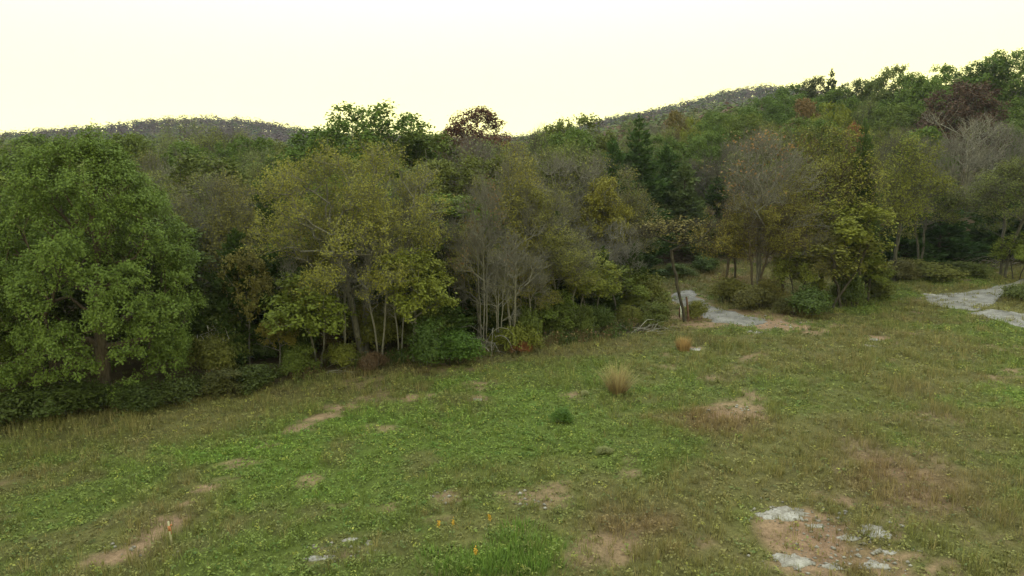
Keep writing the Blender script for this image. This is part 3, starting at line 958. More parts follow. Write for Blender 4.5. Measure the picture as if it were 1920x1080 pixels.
# cedars behind the thicket and clearing
tree(1150, 285, 72, 105, CEDAR, G_CEDAR, "dark conifer with broad skirts beside the olive crown", BARK_DARK, "cedar_tree", pick=2)
tree(1200, 252, 76, 110, CEDAR, (0.045, 0.075, 0.025), "tallest dark conifer behind the clearing", BARK_DARK, "cedar_tree", pick=1)
tree(1250, 290, 80, 95, CEDAR, (0.042, 0.072, 0.024), "dark conifer over the brush pile", BARK_DARK, "cedar_tree", pick=0)
tree(1180, 400, 66, 120, CEDAR, (0.05, 0.075, 0.03), "bushy dark conifer behind the leaning dead tree", BARK_DARK, "cedar_tree", pick=2)
tree(1285, 320, 78, 100, CEDAR, G_CEDGREY, "pale grey-green conifer at the clearing's back", BARK_DARK, "cedar_tree", pick=0)
tree(1310, 385, 80, 90, CEDAR, G_CEDAR, "small black-green conifer at the end of the clearing", BARK_DARK, "cedar_tree", pick=2)
tree(1345, 350, 82, 95, CEDAR, (0.05, 0.08, 0.028), "dark conifer half hidden by the ochre island trees", BARK_DARK, "cedar_tree", pick=1)
# tree island right of the track
tree(1440, 252, 53.5, 170, BARE, (0.20, 0.12, 0.06), "tall rusty half-bare tree with pale limbs on the wooded island", BARK_PALE, "bare_tree", pick=0, rot=1.0)
tree(1370, 372, 54.5, 100, FUZZY, (0.19, 0.165, 0.04), "ochre-yellow tree with a straight dark trunk beside the track", BARK_BROWN, pick=1)
tree(1480, 340, 53, 140, FUZZY, (0.165, 0.155, 0.04), "olive-ochre tree with layered sprays in the wooded island", BARK_BROWN, pick=0)
tree(1560, 246, 57, 210, FUZZY, (0.155, 0.160, 0.038), "broad yellow-green tree filling the back of the wooded island", BARK_BROWN, pick=0)
tree(1620, 266, 56, 70, CEDAR, (0.045, 0.075, 0.024), "narrow dark conifer spearing through the yellow-green tree", BARK_DARK, "cedar_tree", pick=1)
tree(1596, 386, 51.8, 130, MAPLE, (0.145, 0.165, 0.036), "flat-topped yellow-green tree with big leaves in front of the island", BARK_DARK, "young_tree", pick=0)
tree(1530, 440, 51.5, 110, FUZZY, (0.145, 0.135, 0.055), "grey-olive twiggy tree in the middle of the island front", BARK_GREY, pick=1)
tree(1500, 470, 51.2, 95, MAPLE, (0.125, 0.145, 0.034), "low yellow-green tree at the island's foot above dark bushes", BARK_DARK, "young_tree", pick=1)
tree(1625, 480, 52, 85, MAPLE, (0.11, 0.135, 0.03), "green small tree with dark thin trunks at the island's end", BARK_DARK, "young_tree", pick=0)
tree(1700, 262, 62, 130, FUZZY, (0.165, 0.16, 0.036), "yellow-olive tree with hanging sprays behind the island", BARK_GREY, pick=1)
tree(1740, 330, 66, 120, FUZZY, (0.14, 0.14, 0.04), "dull olive tree before the dark conifers by the driveway", BARK_GREY, pick=2)
tree(1425, 385, 52.6, 120, FUZZY, (0.15, 0.145, 0.045), "olive tree with thin sprays before the rusty half-bare tree", BARK_BROWN, pick=2)
tree(1880, 372, 75, 130, CEDAR, (0.045, 0.07, 0.024), "dark conifer on the rise behind the ragged green tree", BARK_DARK, "cedar_tree", pick=2)
tree(1925, 385, 71, 120, CEDAR, (0.05, 0.075, 0.026), "dark conifer beside the light green small tree", BARK_DARK, "cedar_tree", pick=0)
tree(1862, 330, 86, 120, FUZZY, (0.12, 0.13, 0.045), "olive tree on the rise under the ghostly bare one", BARK_GREY, pick=0)
tree(1960, 300, 76, 150, GREEN, (0.085, 0.115, 0.034), "broad green tree on the rise beyond the driveway", BARK_GREY, pick=2)
# leaning snag by the track
lt = at(1284, 603)
# right-hand wood
tree(1690, 400, 70, 120, CEDAR, G_CEDAR, "dark spreading conifer behind the island by the verge", BARK_DARK, "cedar_tree", pick=2)
tree(1770, 372, 71, 120, CEDAR, (0.032, 0.062, 0.02), "black-green pyramid conifer above the driveway", BARK_DARK, "cedar_tree", pick=0)
tree(1730, 420, 74, 100, CEDAR, G_CEDAR, "dark conifer wedged between its larger neighbours by the driveway", BARK_DARK, "cedar_tree", pick=1)
tree(1838, 420, 72, 90, CEDAR, (0.04, 0.068, 0.022), "low dark conifer shading the driveway's bend", BARK_DARK, "cedar_tree", pick=2)
tree(1820, 215, 78, 130, BARE, G_GREY, "tall pale-trunked bare tree below the maroon crown", (0.19, 0.18, 0.175), "bare_tree", pick=2)
tree(1770, 255, 76, 100, BARE, G_GREY, "grey leafless tree with crooked limbs beside the maroon crown", (0.14, 0.13, 0.13), "bare_tree", pick=1)
tree(1880, 235, 80, 120, BARE, G_GREY, "ghostly grey bare tree over the driveway's end", (0.15, 0.14, 0.14), "bare_tree", pick=0)
tree(1815, 160, 96, 140, GREEN, G_MAROON, "great dark maroon crown standing out on the green ridge", BARK_GREY, "maroon_tree", pick=0)
tree(1905, 300, 62, 150, FUZZY, (0.12, 0.125, 0.045), "ragged green tree with bare reaching limbs over the driveway", BARK_GREY, pick=2)
tree(1915, 440, 60.5, 90, MAPLE, (0.15, 0.17, 0.035), "light green small tree on the driveway's grassy corner", BARK_DARK, "young_tree", pick=1)
# behind the domed tree
tree(592, 245, 62, 150, GREEN, G_MID, "dark green shoulder tree behind the domed olive tree", BARK_GREY, pick=1)
tree(712, 206, 64, 200, GREEN, (0.085, 0.125, 0.032), "tallest leafy green crown behind the domed olive tree", BARK_GREY, pick=0)
tree(650, 234, 68, 140, GREEN, G_MID, "green crown wedged between two taller green crowns", BARK_GREY, pick=2)
tree(790, 252, 62, 150, GREEN, (0.10, 0.125, 0.036), "olive-green crown sloping beside the tallest green crown", BARK_GREY, pick=1)
tree(535, 330, 56, 90, CEDAR, G_CEDAR, "dark conifer slope beside the green shoulder tree", BARK_DARK, "cedar_tree", pick=1)
tree(893, 208, 108, 130, GREEN, (0.10, 0.042, 0.03), "red-brown crown alone on the skyline above the bare tree", BARK_BROWN, "maroon_tree", pick=1)
tree(855, 246, 112, 90, GREEN, (0.11, 0.05, 0.035), "small rust-brown crown just under the red-brown one", BARK_BROWN, "maroon_tree", pick=2)
# left wood
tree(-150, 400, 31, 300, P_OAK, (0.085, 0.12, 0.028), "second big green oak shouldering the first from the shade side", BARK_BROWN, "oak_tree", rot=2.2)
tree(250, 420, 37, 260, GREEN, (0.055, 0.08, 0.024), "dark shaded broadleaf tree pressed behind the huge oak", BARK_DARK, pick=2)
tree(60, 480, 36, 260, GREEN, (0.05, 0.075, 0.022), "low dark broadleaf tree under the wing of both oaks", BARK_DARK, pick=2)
tree(25, 285, 47, 150, GREEN, G_MID, "green crown peeping out behind the oak's outer flank", BARK_GREY, pick=2)
tree(60, 330, 52, 120, GREEN, G_DEEP, "deep green tree filling the gap beside the oak", BARK_GREY, pick=0)
tree(315, 300, 62, 90, BARE, G_FAROL, "white-barked bare tree poking out of the wood behind the oak", (0.30, 0.29, 0.27), "bare_tree", pick=2)
tree(345, 236, 78, 130, FUZZY, G_FAROL, "tall pale olive crown in the wood behind the oak", BARK_GREY, pick=0)
tree(420, 250, 80, 120, FUZZY, (0.15, 0.15, 0.05), "golden-olive crown under the purple hill", BARK_GREY, pick=1)
tree(460, 290, 70, 100, FUZZY, G_FAROL, "soft grey-green crown between oak and dome in the wood", BARK_GREY, pick=0)
tree(375, 320, 58, 110, FUZZY, (0.16, 0.145, 0.05), "yellow-brown wispy crown just behind the orange-tinged tree", BARK_GREY, pick=2)
tree(505, 268, 90, 100, GREEN, G_OLIVE, "rounded olive crown at the foot of the purple hill", BARK_GREY, pick=2)
# pale olive crowns behind the front rank
for (px, top, Y, w, pr, colr, lab, pk) in [
    (270, 292, 58, 100, FUZZY, (0.13, 0.135, 0.05), "dull olive crown brushing the huge oak's back", 1),
    (345, 372, 48, 110, BARE, (0.16, 0.14, 0.06), "smoky bare tree right behind the orange-tinged tree", 1),
    (440, 350, 50, 110, BARE, (0.18, 0.14, 0.05), "grey twiggy tree with last yellow leaves beside the dark conifer", 0),
    (480, 312, 60, 100, FUZZY, (0.155, 0.155, 0.06), "pale olive crown above the dark squeezed conifer", 2),
    (530, 290, 74, 100, FUZZY, (0.165, 0.165, 0.065), "light yellow-olive crown near the green shoulder tree", 0),
    (375, 272, 72, 110, FUZZY, (0.165, 0.165, 0.06), "full yellow-olive crown in the gap behind the oak", 1),
    (300, 258, 84, 100, FUZZY, (0.145, 0.15, 0.06), "soft olive crown past the white-barked bare tree", 0),
    (240, 262, 88, 90, GREEN, (0.09, 0.115, 0.035), "round green crown over the huge oak's shoulder", 2),
    (450, 252, 96, 90, FUZZY, (0.15, 0.15, 0.06), "dusty olive crown low on the purple hill's foot", 1),
    (930, 270, 84, 110, BARE, (0.16, 0.12, 0.08), "purple-brown twig haze tree left of the round olive-green crown", 0),
    (1040, 285, 62, 110, FUZZY, (0.15, 0.15, 0.055), "grey-olive crown rising behind the many-stemmed bare tree", 1),
    (985, 300, 58, 100, FUZZY, (0.165, 0.165, 0.05), "yellow-olive crown behind the slender yellow-green tree", 0),
    (1330, 300, 86, 110, BARE, (0.17, 0.12, 0.075), "rosy-grey twiggy crown between pale conifer and rusty tree", 0),
    (1250, 245, 92, 90, FUZZY, (0.14, 0.145, 0.06), "olive crown topping the conifers over the brush pile", 2),
    (1480, 250, 84, 110, FUZZY, (0.15, 0.15, 0.055), "leafy olive crown behind the broad yellow-green tree", 1),
    (1650, 250, 80, 110, FUZZY, (0.17, 0.165, 0.045), "mellow yellow crown behind the narrow dark conifer", 0),
]:
    tree(px, top, Y, w, pr, colr, lab.replace(" left of ", " beside "), BARK_GREY if pr is not BARE else (0.13, 0.118, 0.115), "bare_tree" if pr is BARE else "broadleaf_tree", pick=pk)
# skyline of the ridge
for (px, top, Y, w, pr, colr, lab, pk) in [
    (1895, 104, 118, 130, GREEN, (0.085, 0.125, 0.03), "large fresh green crown at the ridge's high end", 0),
    (1835, 122, 120, 90, GREEN, (0.08, 0.12, 0.032), "full green crown between the dark slim crown and the wide leafy one", 1),
    (1710, 142, 116, 90, GREEN, (0.09, 0.13, 0.034), "dense green crown stepping up the ridge toward the maroon tree", 1),
    (1575, 172, 120, 90, GREEN, (0.09, 0.125, 0.036), "bushy green crown just under the dark lacy one", 2),
    (1500, 182, 118, 90, GREEN, (0.085, 0.125, 0.036), "fresh green crown just under the dark reddish-green one", 0),
    (1410, 205, 116, 90, GREEN, (0.088, 0.125, 0.036), "dense green crown at the low end of the ridge", 1),
    (1350, 222, 110, 90, GREEN, (0.10, 0.13, 0.04), "soft green crown between the far hill and the clearing", 2),
    (1862, 112, 124, 60, GREEN, G_DEEP, "dark slim crown against the sky beside the large fresh green one", 1),
    (1785, 128, 122, 110, GREEN, (0.095, 0.14, 0.032), "wide leafy green crown on the skyline above the maroon tree", 2),
    (1740, 150, 112, 95, GREEN, (0.095, 0.135, 0.035), "rounded green crown next to the maroon tree", 0),
    (1672, 130, 124, 85, GREEN, (0.10, 0.12, 0.045), "tall uneven olive-green crown on the ridge", 2),
    (1642, 152, 128, 70, GREEN, (0.115, 0.11, 0.055), "dull brownish-green crown on the ridge", 1),
    (1598, 156, 130, 80, GREEN, (0.06, 0.078, 0.036), "dark lacy crown on the ridge skyline", 0),
    (1558, 154, 132, 50, CEDAR, (0.03, 0.045, 0.025), "pair-topped dark conifer on the ridge skyline", 1),
    (1526, 148, 132, 65, GREEN, (0.05, 0.055, 0.03), "dark reddish-green crown breaking the ridge skyline", 1),
    (1478, 164, 130, 80, GREEN, (0.08, 0.115, 0.035), "green rounded crown where the ridge meets the far hill", 2),
    (1440, 186, 126, 75, GREEN, (0.085, 0.125, 0.035), "leafy crown stepping down from the ridge", 0),
    (1560, 198, 104, 80, GREEN, G_YEL, "clear yellow-green crown on the ridge's slope", 2),
    (1512, 190, 110, 70, GREEN, (0.15, 0.10, 0.05), "brown-orange crown on the ridge's slope", 1),
    (1620, 195, 102, 90, FUZZY, (0.14, 0.15, 0.06), "misty olive crown on the ridge's slope", 0),
    (1668, 200, 98, 80, GREEN, (0.10, 0.125, 0.04), "small round green crown beside the purple-grey twigs", 1),
    (1605, 236, 94, 44, GREEN, (0.19, 0.075, 0.04), "small flame-red treetop on the ridge's slope", 0),
    (1516, 246, 96, 40, GREEN, (0.18, 0.085, 0.04), "lesser orange-red treetop lower on the slope", 1),
    (1705, 240, 92, 100, BARE, (0.14, 0.08, 0.06), "purple-grey twiggy tree between yellow tree and maroon crown", 0),
    (1440, 232, 96, 90, FUZZY, (0.15, 0.14, 0.05), "olive crown above the rusty half-bare tree", 2),
    (1390, 220, 100, 90, GREEN, (0.11, 0.13, 0.04), "round olive-green crown below the far hilltop", 0),
    (1330, 235, 98, 85, GREEN, (0.085, 0.12, 0.036), "green crown over the dark conifers of the clearing", 2),
    (1270, 212, 112, 60, GREEN, (0.14, 0.10, 0.045), "brown-gold crown rising over the dark conifers", 1),
    (1300, 226, 104, 50, GREEN, G_YEL, "little yellow crown next to the brown-gold one", 2),
    (1380, 290, 84, 100, FUZZY, (0.13, 0.13, 0.06), "greyish olive crown behind the rusty half-bare tree", 1),
    (1180, 228, 100, 90, FUZZY, (0.13, 0.14, 0.06), "soft olive crown behind the tallest dark conifer", 0),
    (1010, 248, 96, 90, FUZZY, (0.14, 0.13, 0.06), "brownish soft crown beside the round olive-green tree", 1),
]:
    tree(px, top, Y, w, pr, colr, lab, BARK_GREY if pr is not BARE else (0.11, 0.085, 0.085), "cedar_tree" if pr is CEDAR else "broadleaf_tree", pick=pk)

# leaning snag with a thin flat crown beside the track
r_ = np.random.default_rng(3)
snag_l = [(-1.1, 0, 6.6, 1.3, 1.2, 0.35), (0.3, 0.3, 6.9, 1.0, 1.0, 0.3), (-2.1, -0.2, 6.2, 0.9, 0.8, 0.3), (-0.2, -0.6, 5.8, 0.8, 0.8, 0.3)]
P_SNAG = broadleaf("snag", 81, 7.2, 4.0, 4.6, 0, 130, 1100, 0.09, 0.28, 0.075, 0.010, snag_l, twigs=420, twig_len=0.6, hollow=0.2, trunk_to=0.72, lean=(-0.8, 0.1), leaf_keep=0.6)
sx, sy = lt
_, _, szt = top_at(1255, 405, sy)
place("leaning_tree", P_SNAG, sx, sy, szt - H1(sx, sy), 4.0, (0.13, 0.115, 0.05), BARK_DARK, "crooked dark-trunked tree with a thin flat crown beside the gravel track", rot=0.0)

# ------------------------------------------------------------------ the rest of the wood, back to 175 m
GW, GH = 192, 108
hide = np.zeros((GH, GW))
def stamp(x, y, zt, W, add=True):
    """coarse picture of what already hides what; returns the share of the crown still free"""
    Y = y * cp - (zt - CAM_H) * sp
    if Y < 5:
        return 0.0
    px = 960 + FPX * x / Y
    v = ((zt - CAM_H) * cp + y * sp) / Y
    py = 540 - FPX * v
    half = W / 2 * FPX / Y
    tall = 0.75 * half + 14
    a, b = int(max(0, (px - half) // 10)), int(min(GW, (px + half) // 10 + 1))
    c, d = int(max(0, py // 10)), int(min(GH, (py + 2 * tall) // 10 + 1))
    if a >= b or c >= d:
        return 0.0
    free = float((1 - hide[c:d, a:b]).mean())
    if add:
        e = int(min(GH, c + (d - c) * 4))
        sub = hide[c:e, a:b]
        yy = (np.arange(c, e) * 10 + 5 - py)[:, None] / max(tall, 1)
        xx = (np.arange(a, b) * 10 + 5 - px)[None, :] / max(half, 1)
        inside_ = (np.abs(xx) < np.sqrt(np.clip(yy, 0, 1)) * 1.0) * 0.9
        np.maximum(sub, inside_, out=sub)
    return free

zone = np.random.default_rng(2024)
pts = []
for k in range(9000):
    Y = zone.uniform(40, 176)
    X = zone.uniform(-0.82, 0.82) * Y
    pts.append((X, Y))
pts = sorted(pts, key=lambda p: p[1])
todo = sorted([(p[1], 'old', p) for p in placed], key=lambda q: q[0])
occ = [(p[0], p[1], p[3]) for p in placed]
KINDS_ = [
    ("broadleaf_tree", GREEN, (0.095, 0.125, 0.034), BARK_GREY, "leafy green tree", "leafy green trees", (11, 15), (6, 9)),
    ("broadleaf_tree", FUZZY, (0.130, 0.146, 0.050), BARK_GREY, "thin-leaved olive tree", "olive trees", (10, 14), (5, 8)),
    ("broadleaf_tree", FUZZY, (0.175, 0.165, 0.045), BARK_GREY, "yellowing thin-leaved tree", "yellowing trees", (9, 13), (5, 7.5)),
    ("bare_tree", BARE, (0.14, 0.11, 0.07), (0.13, 0.12, 0.118), "leafless grey tree", "bare grey trees", (10, 14), (5, 7)),
    ("cedar_tree", CEDAR, (0.045, 0.075, 0.026), BARK_DARK, "dark conifer", "dark conifers", (8, 12), (4, 5.5)),
    ("broadleaf_tree", GREEN, (0.14, 0.085, 0.05), BARK_BROWN, "brown-leaved tree", "brown-leaved trees", (10, 14), (6, 8)),
]
PROB = np.array([0.32, 0.30, 0.12, 0.13, 0.12, 0.01])
PROB = PROB / PROB.sum()
queue = [(q[0], 0, q[2]) for q in todo] + [(p[1], 1, p) for p in pts]
queue.sort(key=lambda q: (q[0], q[1]))
grid = {}
for (x, y, w) in occ:
    grid.setdefault((int(x // 8), int(y // 8)), []).append((x, y, w))
def crowded(x, y, w):
    gx_, gy_ = int(x // 8), int(y // 8)
    for a in (-1, 0, 1):
        for b in (-1, 0, 1):
            for (u, v, q) in grid.get((gx_ + a, gy_ + b), []):
                if (u - x) ** 2 + (v - y) ** 2 < ((w + q) * 0.27) ** 2:
                    return True
    return False
count = 0
for (d_, isnew, p) in queue:
    if not isnew:
        stamp(*p)
        continue
    X, Y = p
    if Y < np.interp(X, EX, EY) + 2.2 or (X > 9 and X < 60 and Y < 80) or (X > 20 and Y < 74):
        continue
    k = zone.choice(len(KINDS_), p=PROB)
    nm, protos, colr, bark, lab, grp, hr, wr = KINDS_[k]
    Hh, W = zone.uniform(*hr), zone.uniform(*wr)
    if Y < 60:
        Hh *= 0.78
    if crowded(X, Y, W):
        continue
    # keep below the skyline the photograph shows
    zt = H1(X, Y) + Hh
    if stamp(X, Y, zt, W, False) < (0.26 if Y > 66 else 0.12):
        continue
    stamp(X, Y, zt, W)
    grid.setdefault((int(X // 8), int(Y // 8)), []).append((X, Y, W))
    c = np.clip(np.array(colr) * (1 + zone.normal(size=3) * 0.06) * zone.uniform(0.82, 1.2), 0.01, 0.5)
    lum = c.mean() / np.mean(colr)
    shade = "darkish" if lum < 0.93 else ("pale" if lum > 1.08 else "middling")
    a_ = X / Y
    where = ("behind the huge oak" if a_ < -0.45 else "behind the domed olive tree" if a_ < -0.12 else "behind the dead-stem thicket" if a_ < 0.13
             else "beyond the small clearing" if a_ < 0.30 else "beyond the wooded island" if a_ < 0.52 else "above the driveway")
    depth = "low in the wood" if Y < 75 else ("mid-wood" if Y < 115 else "far up the wood")
    place(nm, protos[zone.integers(3)], X, Y, Hh, W, tuple(c), bark, f"{shade} {lab} {depth} {where}", "tree", f"{shade} {grp} {depth} {where}")
    count += 1
print("wood trees", count)

# ------------------------------------------------------------------ far wooded hills as one mass
def far_forest():
    r = np.random.default_rng(77)
    xs, ys = [], []
    y = 172.0
    while y < 1020:
        s = 5.6 + y * 0.0075
        w = 0.86 * y + 30
        x = np.arange(-w, w, s)
        xs.append(x + r.uniform(-0.45, 0.45, len(x)) * s)
        ys.append(y + r.uniform(-0.5, 0.5, len(x)) * s)
        y += s
    x, y = np.concatenate(xs), np.concatenate(ys)
    o = np.argsort(y)
    x, y = x[o], y[o]
    hh = r.uniform(10, 16, len(x))
    g = h(x, y)
    # leave out what the slopes in front hide by a wide margin
    az = ((x / y + 0.95) / 1.9 * 240).astype(int).clip(0, 239)
    el = (g + hh - CAM_H) / y
    run = np.full(240, -1.0)
    keep = np.zeros(len(x), bool)
    for i in range(len(x)):
        a = az[i]
        m = run[max(0, a - 1):a + 2].min()
        if el[i] > m - 0.012:
            keep[i] = True
        if el[i] - 0.012 > run[a]:
            run[a] = el[i] - 0.012
    x, y, hh, g = x[keep], y[keep], hh[keep], g[keep]
    n = len(x)
    W = r.uniform(7, 11, n) * (1 + y / 1300)
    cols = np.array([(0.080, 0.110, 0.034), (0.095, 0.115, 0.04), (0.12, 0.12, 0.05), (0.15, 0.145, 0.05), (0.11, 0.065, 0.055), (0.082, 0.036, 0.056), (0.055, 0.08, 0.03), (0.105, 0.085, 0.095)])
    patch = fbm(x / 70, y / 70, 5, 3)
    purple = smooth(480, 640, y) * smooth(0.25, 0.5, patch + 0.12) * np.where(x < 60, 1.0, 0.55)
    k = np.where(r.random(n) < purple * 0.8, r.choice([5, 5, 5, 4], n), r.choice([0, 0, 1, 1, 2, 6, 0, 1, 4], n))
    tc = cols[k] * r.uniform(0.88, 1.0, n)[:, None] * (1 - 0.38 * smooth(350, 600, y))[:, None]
    per = np.clip(30000 / y, 54, 140).astype(int)
    idx = np.repeat(np.arange(n), per)
    m = len(idx)
    d = unit(r.normal(size=(m, 3)))
    d[:, 2] = np.where(d[:, 2] < 0, d[:, 2] * 0.9, d[:, 2])
    # uneven outline: lobes pushed in and out per direction
    lob = 0.78 + 0.32 * np.sin(d[:, 0] * 4 + idx * 1.7) * np.sin(d[:, 1] * 4 + idx * 2.3) + r.normal(size=m) * 0.08
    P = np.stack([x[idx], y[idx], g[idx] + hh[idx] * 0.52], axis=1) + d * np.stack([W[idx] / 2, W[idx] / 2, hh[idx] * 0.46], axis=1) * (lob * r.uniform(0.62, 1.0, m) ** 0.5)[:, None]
    size = np.sqrt(140.0 / per[idx]) * 1.05 * r.uniform(0.6, 1.4, m)
    fr = smooth(250, 500, y[idx])[:, None]
    nrm = unit(d * (1.0 - 0.45 * fr) + r.normal(size=(m, 3)) * (0.22 - 0.12 * fr) + np.array([0, 0, 0.35]) + np.array([0, 0, 0.45]) * fr)
    V, F = leaf_quads(P, size, nrm, r, 1.3)
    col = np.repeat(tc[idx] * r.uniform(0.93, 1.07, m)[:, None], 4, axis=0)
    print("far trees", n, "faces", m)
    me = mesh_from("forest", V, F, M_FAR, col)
    return tag(link("forest", me), "distant autumn wood covering the far hills in green and purple", "forest", kind="stuff")
far_forest()

# ------------------------------------------------------------------ bushes along the wood's edge and on the island
def bush(px, base, hpx, wpx, color, label, pick, group=None, bark=BARK_DARK, dy=0.0):
    """a bush whose foot shows at pixel (px, base)"""
    x, y = at(px, base)
    y += dy
    D = y * cp + (CAM_H) * sp
    return place("bush", SHRUB[pick], x, y, hpx * D / FPX, wpx * D / FPX, color, bark, label, "bush", group)

bush(960, 660, 48, 75, (0.12, 0.135, 0.03), "yellow-green bush with rusty twigs jutting into the meadow", 2)
bush(975, 662, 26, 40, (0.22, 0.09, 0.045), "low rust-red bush at the foot of the yellow-green one", 1)
bush(852, 684, 62, 90, (0.055, 0.105, 0.024), "dense dark green bush at the wood edge beside the tangled dead tree", 0)
bush(800, 690, 90, 80, (0.05, 0.085, 0.024), "tall deep green bush in shade beside the dense dark one", 1)
bush(700, 694, 34, 50, (0.095, 0.06, 0.04), "brown-red low bush between the trunks under the domed tree", 2)
bush(560, 705, 56, 70, (0.085, 0.115, 0.03), "mid-green bush under the bright yellow-green small tree", 1)
bush(640, 690, 46, 60, (0.12, 0.135, 0.035), "olive bush at the foot of the domed tree", 0)
bush(1525, 592, 50, 90, (0.05, 0.078, 0.024), "dark low bush under the wooded island's front", 2)
bush(1480, 590, 34, 50, (0.08, 0.082, 0.036), "drab green bush beside the island's dark low bush", 1)
bush(1362, 566, 44, 70, (0.115, 0.115, 0.04), "olive bush where the track passes the island", 0)
bush(1415, 578, 40, 70, (0.095, 0.092, 0.042), "drab dry bush under the ochre-yellow tree", 2)
bush(1440, 570, 46, 60, (0.13, 0.12, 0.045), "straw-olive bush at the rusty half-bare tree's foot", 1)
bush(1590, 574, 60, 60, (0.06, 0.085, 0.025), "shady green bush around the dark thin trunks", 1)
bush(1650, 560, 34, 60, (0.10, 0.115, 0.035), "small green bush at the island's tip toward the driveway", 0)
bush(1740, 524, 34, 110, (0.125, 0.12, 0.045), "wide dry olive bush before the dark conifers", 2)
bush(1810, 518, 26, 80, (0.09, 0.10, 0.035), "low green bush where the conifers meet the driveway", 0)
bush(1690, 528, 40, 60, (0.125, 0.105, 0.06), "tawny dry bush under the dark spreading conifer", 1)
bush(1905, 565, 32, 70, (0.07, 0.09, 0.03), "dark green bush on the verge inside the driveway's bend", 2)
bush(1228, 614, 46, 60, (0.085, 0.105, 0.035), "grey-green bush closing the thicket beside the white marker", 1)
bush(1308, 598, 34, 40, (0.12, 0.125, 0.035), "little yellow-green bush at the crooked tree's foot", 0)
bush(1270, 520, 26, 60, (0.07, 0.09, 0.03), "small green bush in the clearing by the track's head", 1)
bush(1320, 512, 30, 50, (0.06, 0.085, 0.028), "dark bush at the clearing's back under the conifers", 0)
bush(1195, 575, 40, 60, (0.13, 0.13, 0.04), "olive-yellow bush leaning toward the clearing", 0)
bush(30, 792, 60, 140, (0.05, 0.07, 0.022), "shade-darkened trailing bush under the oak's outer skirt", 2)  # leaf colours of this last group darkened to hold the oak's shade
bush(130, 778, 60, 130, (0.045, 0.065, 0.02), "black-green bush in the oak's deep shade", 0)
bush(250, 768, 50, 110, (0.042, 0.06, 0.02), "shade-darkened bush beside the oak's trunk", 1)
bush(340, 756, 48, 90, (0.045, 0.062, 0.02), "shade-darkened bush where the oak's skirt lifts from the meadow", 2)
bush(420, 742, 50, 80, (0.06, 0.065, 0.026), "shade-dulled olive bush beside the white snag", 1)
bush(485, 730, 46, 80, (0.048, 0.066, 0.022), "shade-darkened green bush behind the spindly yellowish sapling", 0)

fill = np.random.default_rng(606)
cols_f = [(0.05, 0.075, 0.024, "deep green"), (0.075, 0.10, 0.030, "mid-green"), (0.105, 0.115, 0.036, "olive"), (0.135, 0.13, 0.04, "yellowish"), (0.10, 0.075, 0.045, "brown")]
for k in range(24):
    px = 330 + 900 * (k + fill.random()) / 24
    e = np.interp(px, [a for a, b in EDGE], [b for a, b in EDGE])
    x, y = at(px, e)
    y += fill.uniform(1.6, 7.0)
    x *= 1 + (y - at(px, e)[1]) / y * 0.9
    c = cols_f[fill.choice(5, p=[0.46, 0.26, 0.16, 0.07, 0.05])]
    Hh = fill.uniform(1.3, 3.0)
    zone_n = "near the oak" if px < 480 else "under the domed tree" if px < 840 else "in the dead-stem thicket" if px < 1060 else "at the thicket's track end"
    place("bush", SHRUB[fill.integers(3)], x, y, Hh, Hh * fill.uniform(0.8, 1.25), tuple(np.array(c[:3]) * fill.uniform(0.85, 1.15)), BARK_DARK,
          f"{c[3]} understory bush {zone_n}", "bush", f"{c[3]} understory bushes {zone_n}")
for k in range(16):  # low conifers added as dark fill, for depth behind the bushes
    px = 380 + 830 * (k + fill.random()) / 16
    e = np.interp(px, [a for a, b in EDGE], [b for a, b in EDGE])
    x, y = at(px, e)
    f = 1 + fill.uniform(4.5, 9) / y
    x, y = x * f, y * f
    Hh = fill.uniform(4.0, 7.0)
    zone_n = "behind the ochre sapling" if px < 520 else "behind the domed tree" if px < 840 else "at the back of the thicket"
    place("cedar_tree", CEDAR[fill.integers(3)], x, y, Hh, Hh * 0.55, (0.040, 0.066, 0.022), BARK_DARK,
          f"low dark conifer filling the shade {zone_n}", "tree", f"low conifers {zone_n}")

# ------------------------------------------------------------------ dead wood
def sticks(name, x, y, n, length, rad, spread, hgt, color, label, cat, seed, arch=0.0, dirn=None):
    """a heap of bent sticks lying on the ground"""
    r = np.random.default_rng(seed)
    A, B, ra, rb = [], [], [], []
    for i in range(n):
        p = np.array([r.normal() * spread[0], r.normal() * spread[1], abs(r.normal()) * hgt * 0.5])
        a = r.random() * 6.283 if dirn is None else dirn + r.normal() * 0.35
        d = np.array([math.cos(a), math.sin(a), r.normal() * 0.3 + arch])
        L = length * r.uniform(0.4, 1.2)
        q = rad * r.uniform(0.4, 1.2)
        m = 5
        for k in range(m):
            d = unit(d + r.normal(size=3) * 0.16 + np.array([0, 0, -0.10 - arch * 0.35]))
            e = p + d * L / m
            if e[2] < 0.02:
                e[2] = 0.02 + 0.02 * r.random()
            A.append(p); B.append(e); ra.append(q * (1 - k / m * 0.8)); rb.append(q * (1 - (k + 1) / m * 0.8))
            if k > 0 and r.random() < 0.6:
                s = unit(d + r.normal(size=3) * 0.7)
                A.append(e); B.append(e + s * L * 0.22); ra.append(q * 0.35); rb.append(q * 0.12)
            p = e
    V, F = tubes(np.array(A), np.array(B), np.array(ra), np.array(rb))
    o = link(name, mesh_from(name, V, F, M_BARK, None, True), None, (x, y, H1(x, y) + 0.02), color)
    return tag(o, label, cat)

def pix_sticks(px, py, *a, **k):
    x, y = at(px, py)
    return sticks(a[0], x, y, *a[1:], **k)

